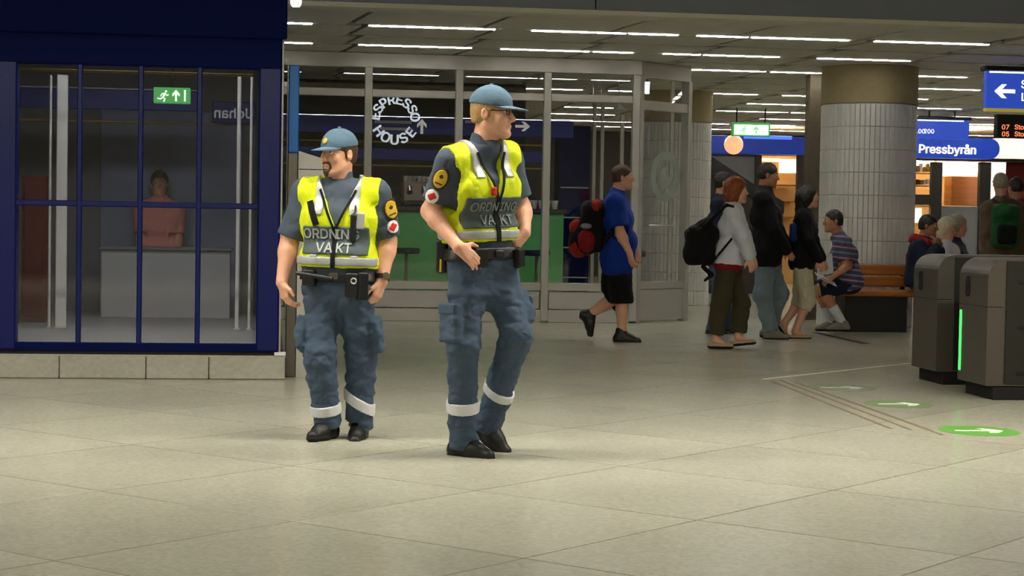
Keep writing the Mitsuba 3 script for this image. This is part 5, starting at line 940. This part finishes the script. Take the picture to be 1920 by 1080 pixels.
walker(21.05, 'seated person in a dark jacket with a red hood, hand to cheek, beside the gates', dict(girth=1.05, style='short', hair='hair_dark', skin='skin_brown', shirt='cloth_navy', shirt_name='jacket', sleeve=1.95, sleeve_r=.085, loose=.04, hem=.08, pants='cloth_brown', shoes='shoe_black', **sit),
    face=(.92, -.35, -.1), head=(1741, 424, 0), neck=(1730, 452, 0), shR=(1722, 466, -.16), shL=(1738, 464, .17), elR=(1738, 500, -.30), wrR=(1756, 464, -.25), elL=(1755, 495, .2), wrL=(1762, 470, .1), hipR=(1722, 527, -.1), hipL=(1724, 527, .1), knR=(1786, 536, -.12), anR=(1786, 600, -.12), knL=(1790, 536, .12), anL=(1792, 600, .12), footR=([1, 0, 0],), footL=([1, 0, 0],), handR=([-.1, .1, 1], [-.6, .6, 0], 1, .9), handL=([.2, -.3, 1], [-.6, 0, 0], -1, .9))
k_ = [k for k in scene if k.startswith('person_007')] ; hood_owner = [k for k, v in labels.items() if 'red hood' in v.get('label', '')][0]
obj('hood', soft([cone(at(1716, 447, 21.0), at(1738, 456, 20.92), .06, .055, .03), ell(at(1718, 449, 21.08), (.09, .12, .06), k=.03)], .01, wrinkle=.01, freq=12), 'cloth_dark_red', hood_owner, True)
walker(22.0, 'white-haired person in a white jacket seated behind the ticket gates', dict(girth=1.0, style='bob', hair='hair_white', skin='skin', shirt='cloth_jacket_white', sleeve=1.95, sleeve_r=.08, loose=.03, hem=.08, pants='cloth_brown', shoes='shoe_black', **sit),
    face=(.85, -.5, -.2), headup=(.25, 0, 1), head=(1776, 430, 0), neck=(1772, 457, 0), shR=(1770, 470, -.17), shL=(1784, 470, .17), elR=(1782, 508, -.2), wrR=(1806, 520, -.2), elL=(1796, 505, .2), wrL=(1812, 518, .1), hipR=(1768, 530, -.1), hipL=(1770, 530, .1), knR=(1826, 538, -.12), anR=(1826, 600, -.12), knL=(1830, 538, .12), anL=(1832, 600, .12), footR=([1, 0, 0],), footL=([1, 0, 0],), handR=([.6, 0, -.6], [-.1, .9, 0], -1), handL=([.6, 0, -.6], [-.1, -.9, 0], 1))
walker(22.75, 'grey-haired person in dark clothes seated behind the white-haired one', dict(girth=1.0, style='bob', hair='hair_grey', skin='skin', shirt='cloth_navy', sleeve=1.95, loose=.03, hem=.08, pants='cloth_black', shoes='shoe_black', **sit),
    face=(.9, -.4, -.1), head=(1797, 424, 0), neck=(1790, 452, 0), shR=(1784, 466, -.17), shL=(1798, 466, .17), elR=(1790, 505, -.2), wrR=(1815, 520, -.2), elL=(1800, 505, .2), wrL=(1822, 518, .1), hipR=(1786, 526, -.1), hipL=(1788, 526, .1), knR=(1844, 534, -.12), anR=(1844, 596, -.12), knL=(1848, 534, .12), anL=(1850, 596, .12), footR=([1, 0, 0],), footL=([1, 0, 0],), handR=([.6, 0, -.6], [-.1, .9, 0], -1), handL=([.6, 0, -.6], [-.1, -.9, 0], 1))
def seat_block(x0, x1, y, Y, label):
    a, b = at(x0, y, Y), at(x1, y, Y); t = thing('bench', label, 'bench'); z = a[2]
    for i in range(2): obj('seat_board', cbox(a @ A3, b @ A3, a @ W3 - .2 + i * .21, a @ W3 + i * .21, z - .05, z, .012), 'mat_bench', t)
    obj('base', cbox(a @ A3 + .1, b @ A3 - .1, a @ W3 - .1, a @ W3 + .12, 0, z - .05), 'mat_black', t)
seat_block(1750, 1830, 546, 22.0, 'low bench hidden behind the gates under the white-haired person'); seat_block(1768, 1846, 541, 22.75, 'rear low bench hidden behind the gates under the grey-haired person')

# ---------------------------------------------------------------- farther people
_, jg = walker(21.6, 'grey-haired person with a dark green backpack standing behind the gates, seen from behind', dict(girth=1.08, style='short', hair='hair_grey', skin='skin', shirt='cloth_brown', sleeve=1.95, loose=.03, hem=.12, pants='cloth_olive', shoes='shoe_black', leg_r=.03),
    face=(.25, .97, 0), head=(1876, 345, 0), neck=(1876, 374, 0), shL=(1852, 391, 0), shR=(1906, 390, .04), elL=(1846, 440, 0), wrL=(1850, 484, -.05), elR=(1914, 440, .05), wrR=(1912, 484, 0), hipL=(1866, 494, 0), hipR=(1894, 494, .02), knL=(1866, 560, 0), anL=(1866, 620, 0), knR=(1894, 560, 0), anR=(1894, 620, 0), footR=([.2, 1, 0],), footL=([.1, 1, 0],), handR=([0, 0, -1], [-.9, 0, 0], 1), handL=([0, 0, -1], [.9, 0, 0], -1))
gb = thing('backpack', 'dark green backpack on the grey-haired person behind the gates', 'backpack'); obj('bag', soft([rbox(at(1884, 425, 21.32), (.16, .11, .25), np.eye(3), .08, .04), ell(at(1886, 398, 21.24), (.12, .1, .1), k=.04)], .012, wrinkle=.02, freq=9), 'cloth_green', gb, True); obj('front_pocket', soft([rbox(at(1888, 440, 21.2), (.11, .05, .11), np.eye(3), .04)], .01, wrinkle=.01), 'cloth_black', gb, True); obj('strap', soft([cone(at(1868, 385, 21.4), at(1864, 376, 21.55), .02), cone(at(1898, 385, 21.4), at(1900, 376, 21.55), .02)], .01), 'cloth_black', gb, True)
walker(22.2, 'person in a dark red shirt at the right edge of the picture', dict(girth=1.1, style='short', hair='hair_dark', skin='skin_tan', shirt='cloth_dark_red', sleeve=1.9, loose=.03, hem=.12, pants='cloth_brown', shoes='shoe_black', leg_r=.03),
    face=(-.3, .95, 0), head=(1904, 352, 0), neck=(1908, 380, 0), shL=(1888, 398, 0), shR=(1940, 397, .04), elL=(1884, 446, 0), wrL=(1890, 488, -.05), elR=(1948, 446, .05), wrR=(1946, 488, 0), hipL=(1902, 496, 0), hipR=(1930, 496, .02), knL=(1902, 560, 0), anL=(1902, 616, 0), knR=(1930, 560, 0), anR=(1930, 616, 0), footR=([.2, 1, 0],), footL=([.1, 1, 0],), handR=([0, 0, -1], [-.9, 0, 0], 1), handL=([0, 0, -1], [.9, 0, 0], -1))
walker(29.0, 'distant person in a long dark coat beside the far white column', dict(girth=1.0, style='short', skin='skin_tan', shirt='cloth_black', shirt_name='coat', sleeve=1.95, loose=.04, hem=.35, pants='cloth_black', shoes='shoe_black', leg_r=.04, res=.014),
    face=(.2, 1, 0), head=(1297, 362, 0), neck=(1297, 382, 0), shL=(1278, 394, 0), shR=(1315, 394, 0), elL=(1275, 428, 0), wrL=(1277, 460, 0), elR=(1318, 428, 0), wrR=(1317, 460, 0), hipL=(1288, 468, 0), hipR=(1306, 468, 0), knL=(1288, 514, 0), anL=(1288, 553, 0), knR=(1306, 514, 0), anR=(1306, 553, 0), footR=([0, 1, 0],), footL=([0, 1, 0],))
walker(17.9, 'person in a pink shirt inside the kiosk, standing in for a reflected figure', dict(girth=1.1, style='short', hair='hair_brown', skin='skin', shirt='cloth_pink', sleeve=.8, loose=.03, hem=.12, pants='cloth_jeans_dark', shoes='shoe_black', leg_r=.03),
    face=(.2, -1, 0), head=(299, 345, 0), neck=(299, 374, 0), shR=(268, 394, 0), shL=(330, 396, 0), elR=(264, 448, -.05), wrR=(272, 490, -.1), elL=(334, 450, -.05), wrL=(326, 492, -.1), hipR=(284, 490, 0), hipL=(314, 490, 0), knR=(284, 545, 0), anR=(284, 573, 0), knL=(314, 545, 0), anL=(314, 573, 0), footR=([0, -1, 0],), footL=([0, -1, 0],), handR=([.3, -.3, -.9], [.5, .5, 0], 1), handL=([-.3, -.3, -.9], [-.5, .5, 0], -1))  # built inside the kiosk in place of a figure reflected in the glass
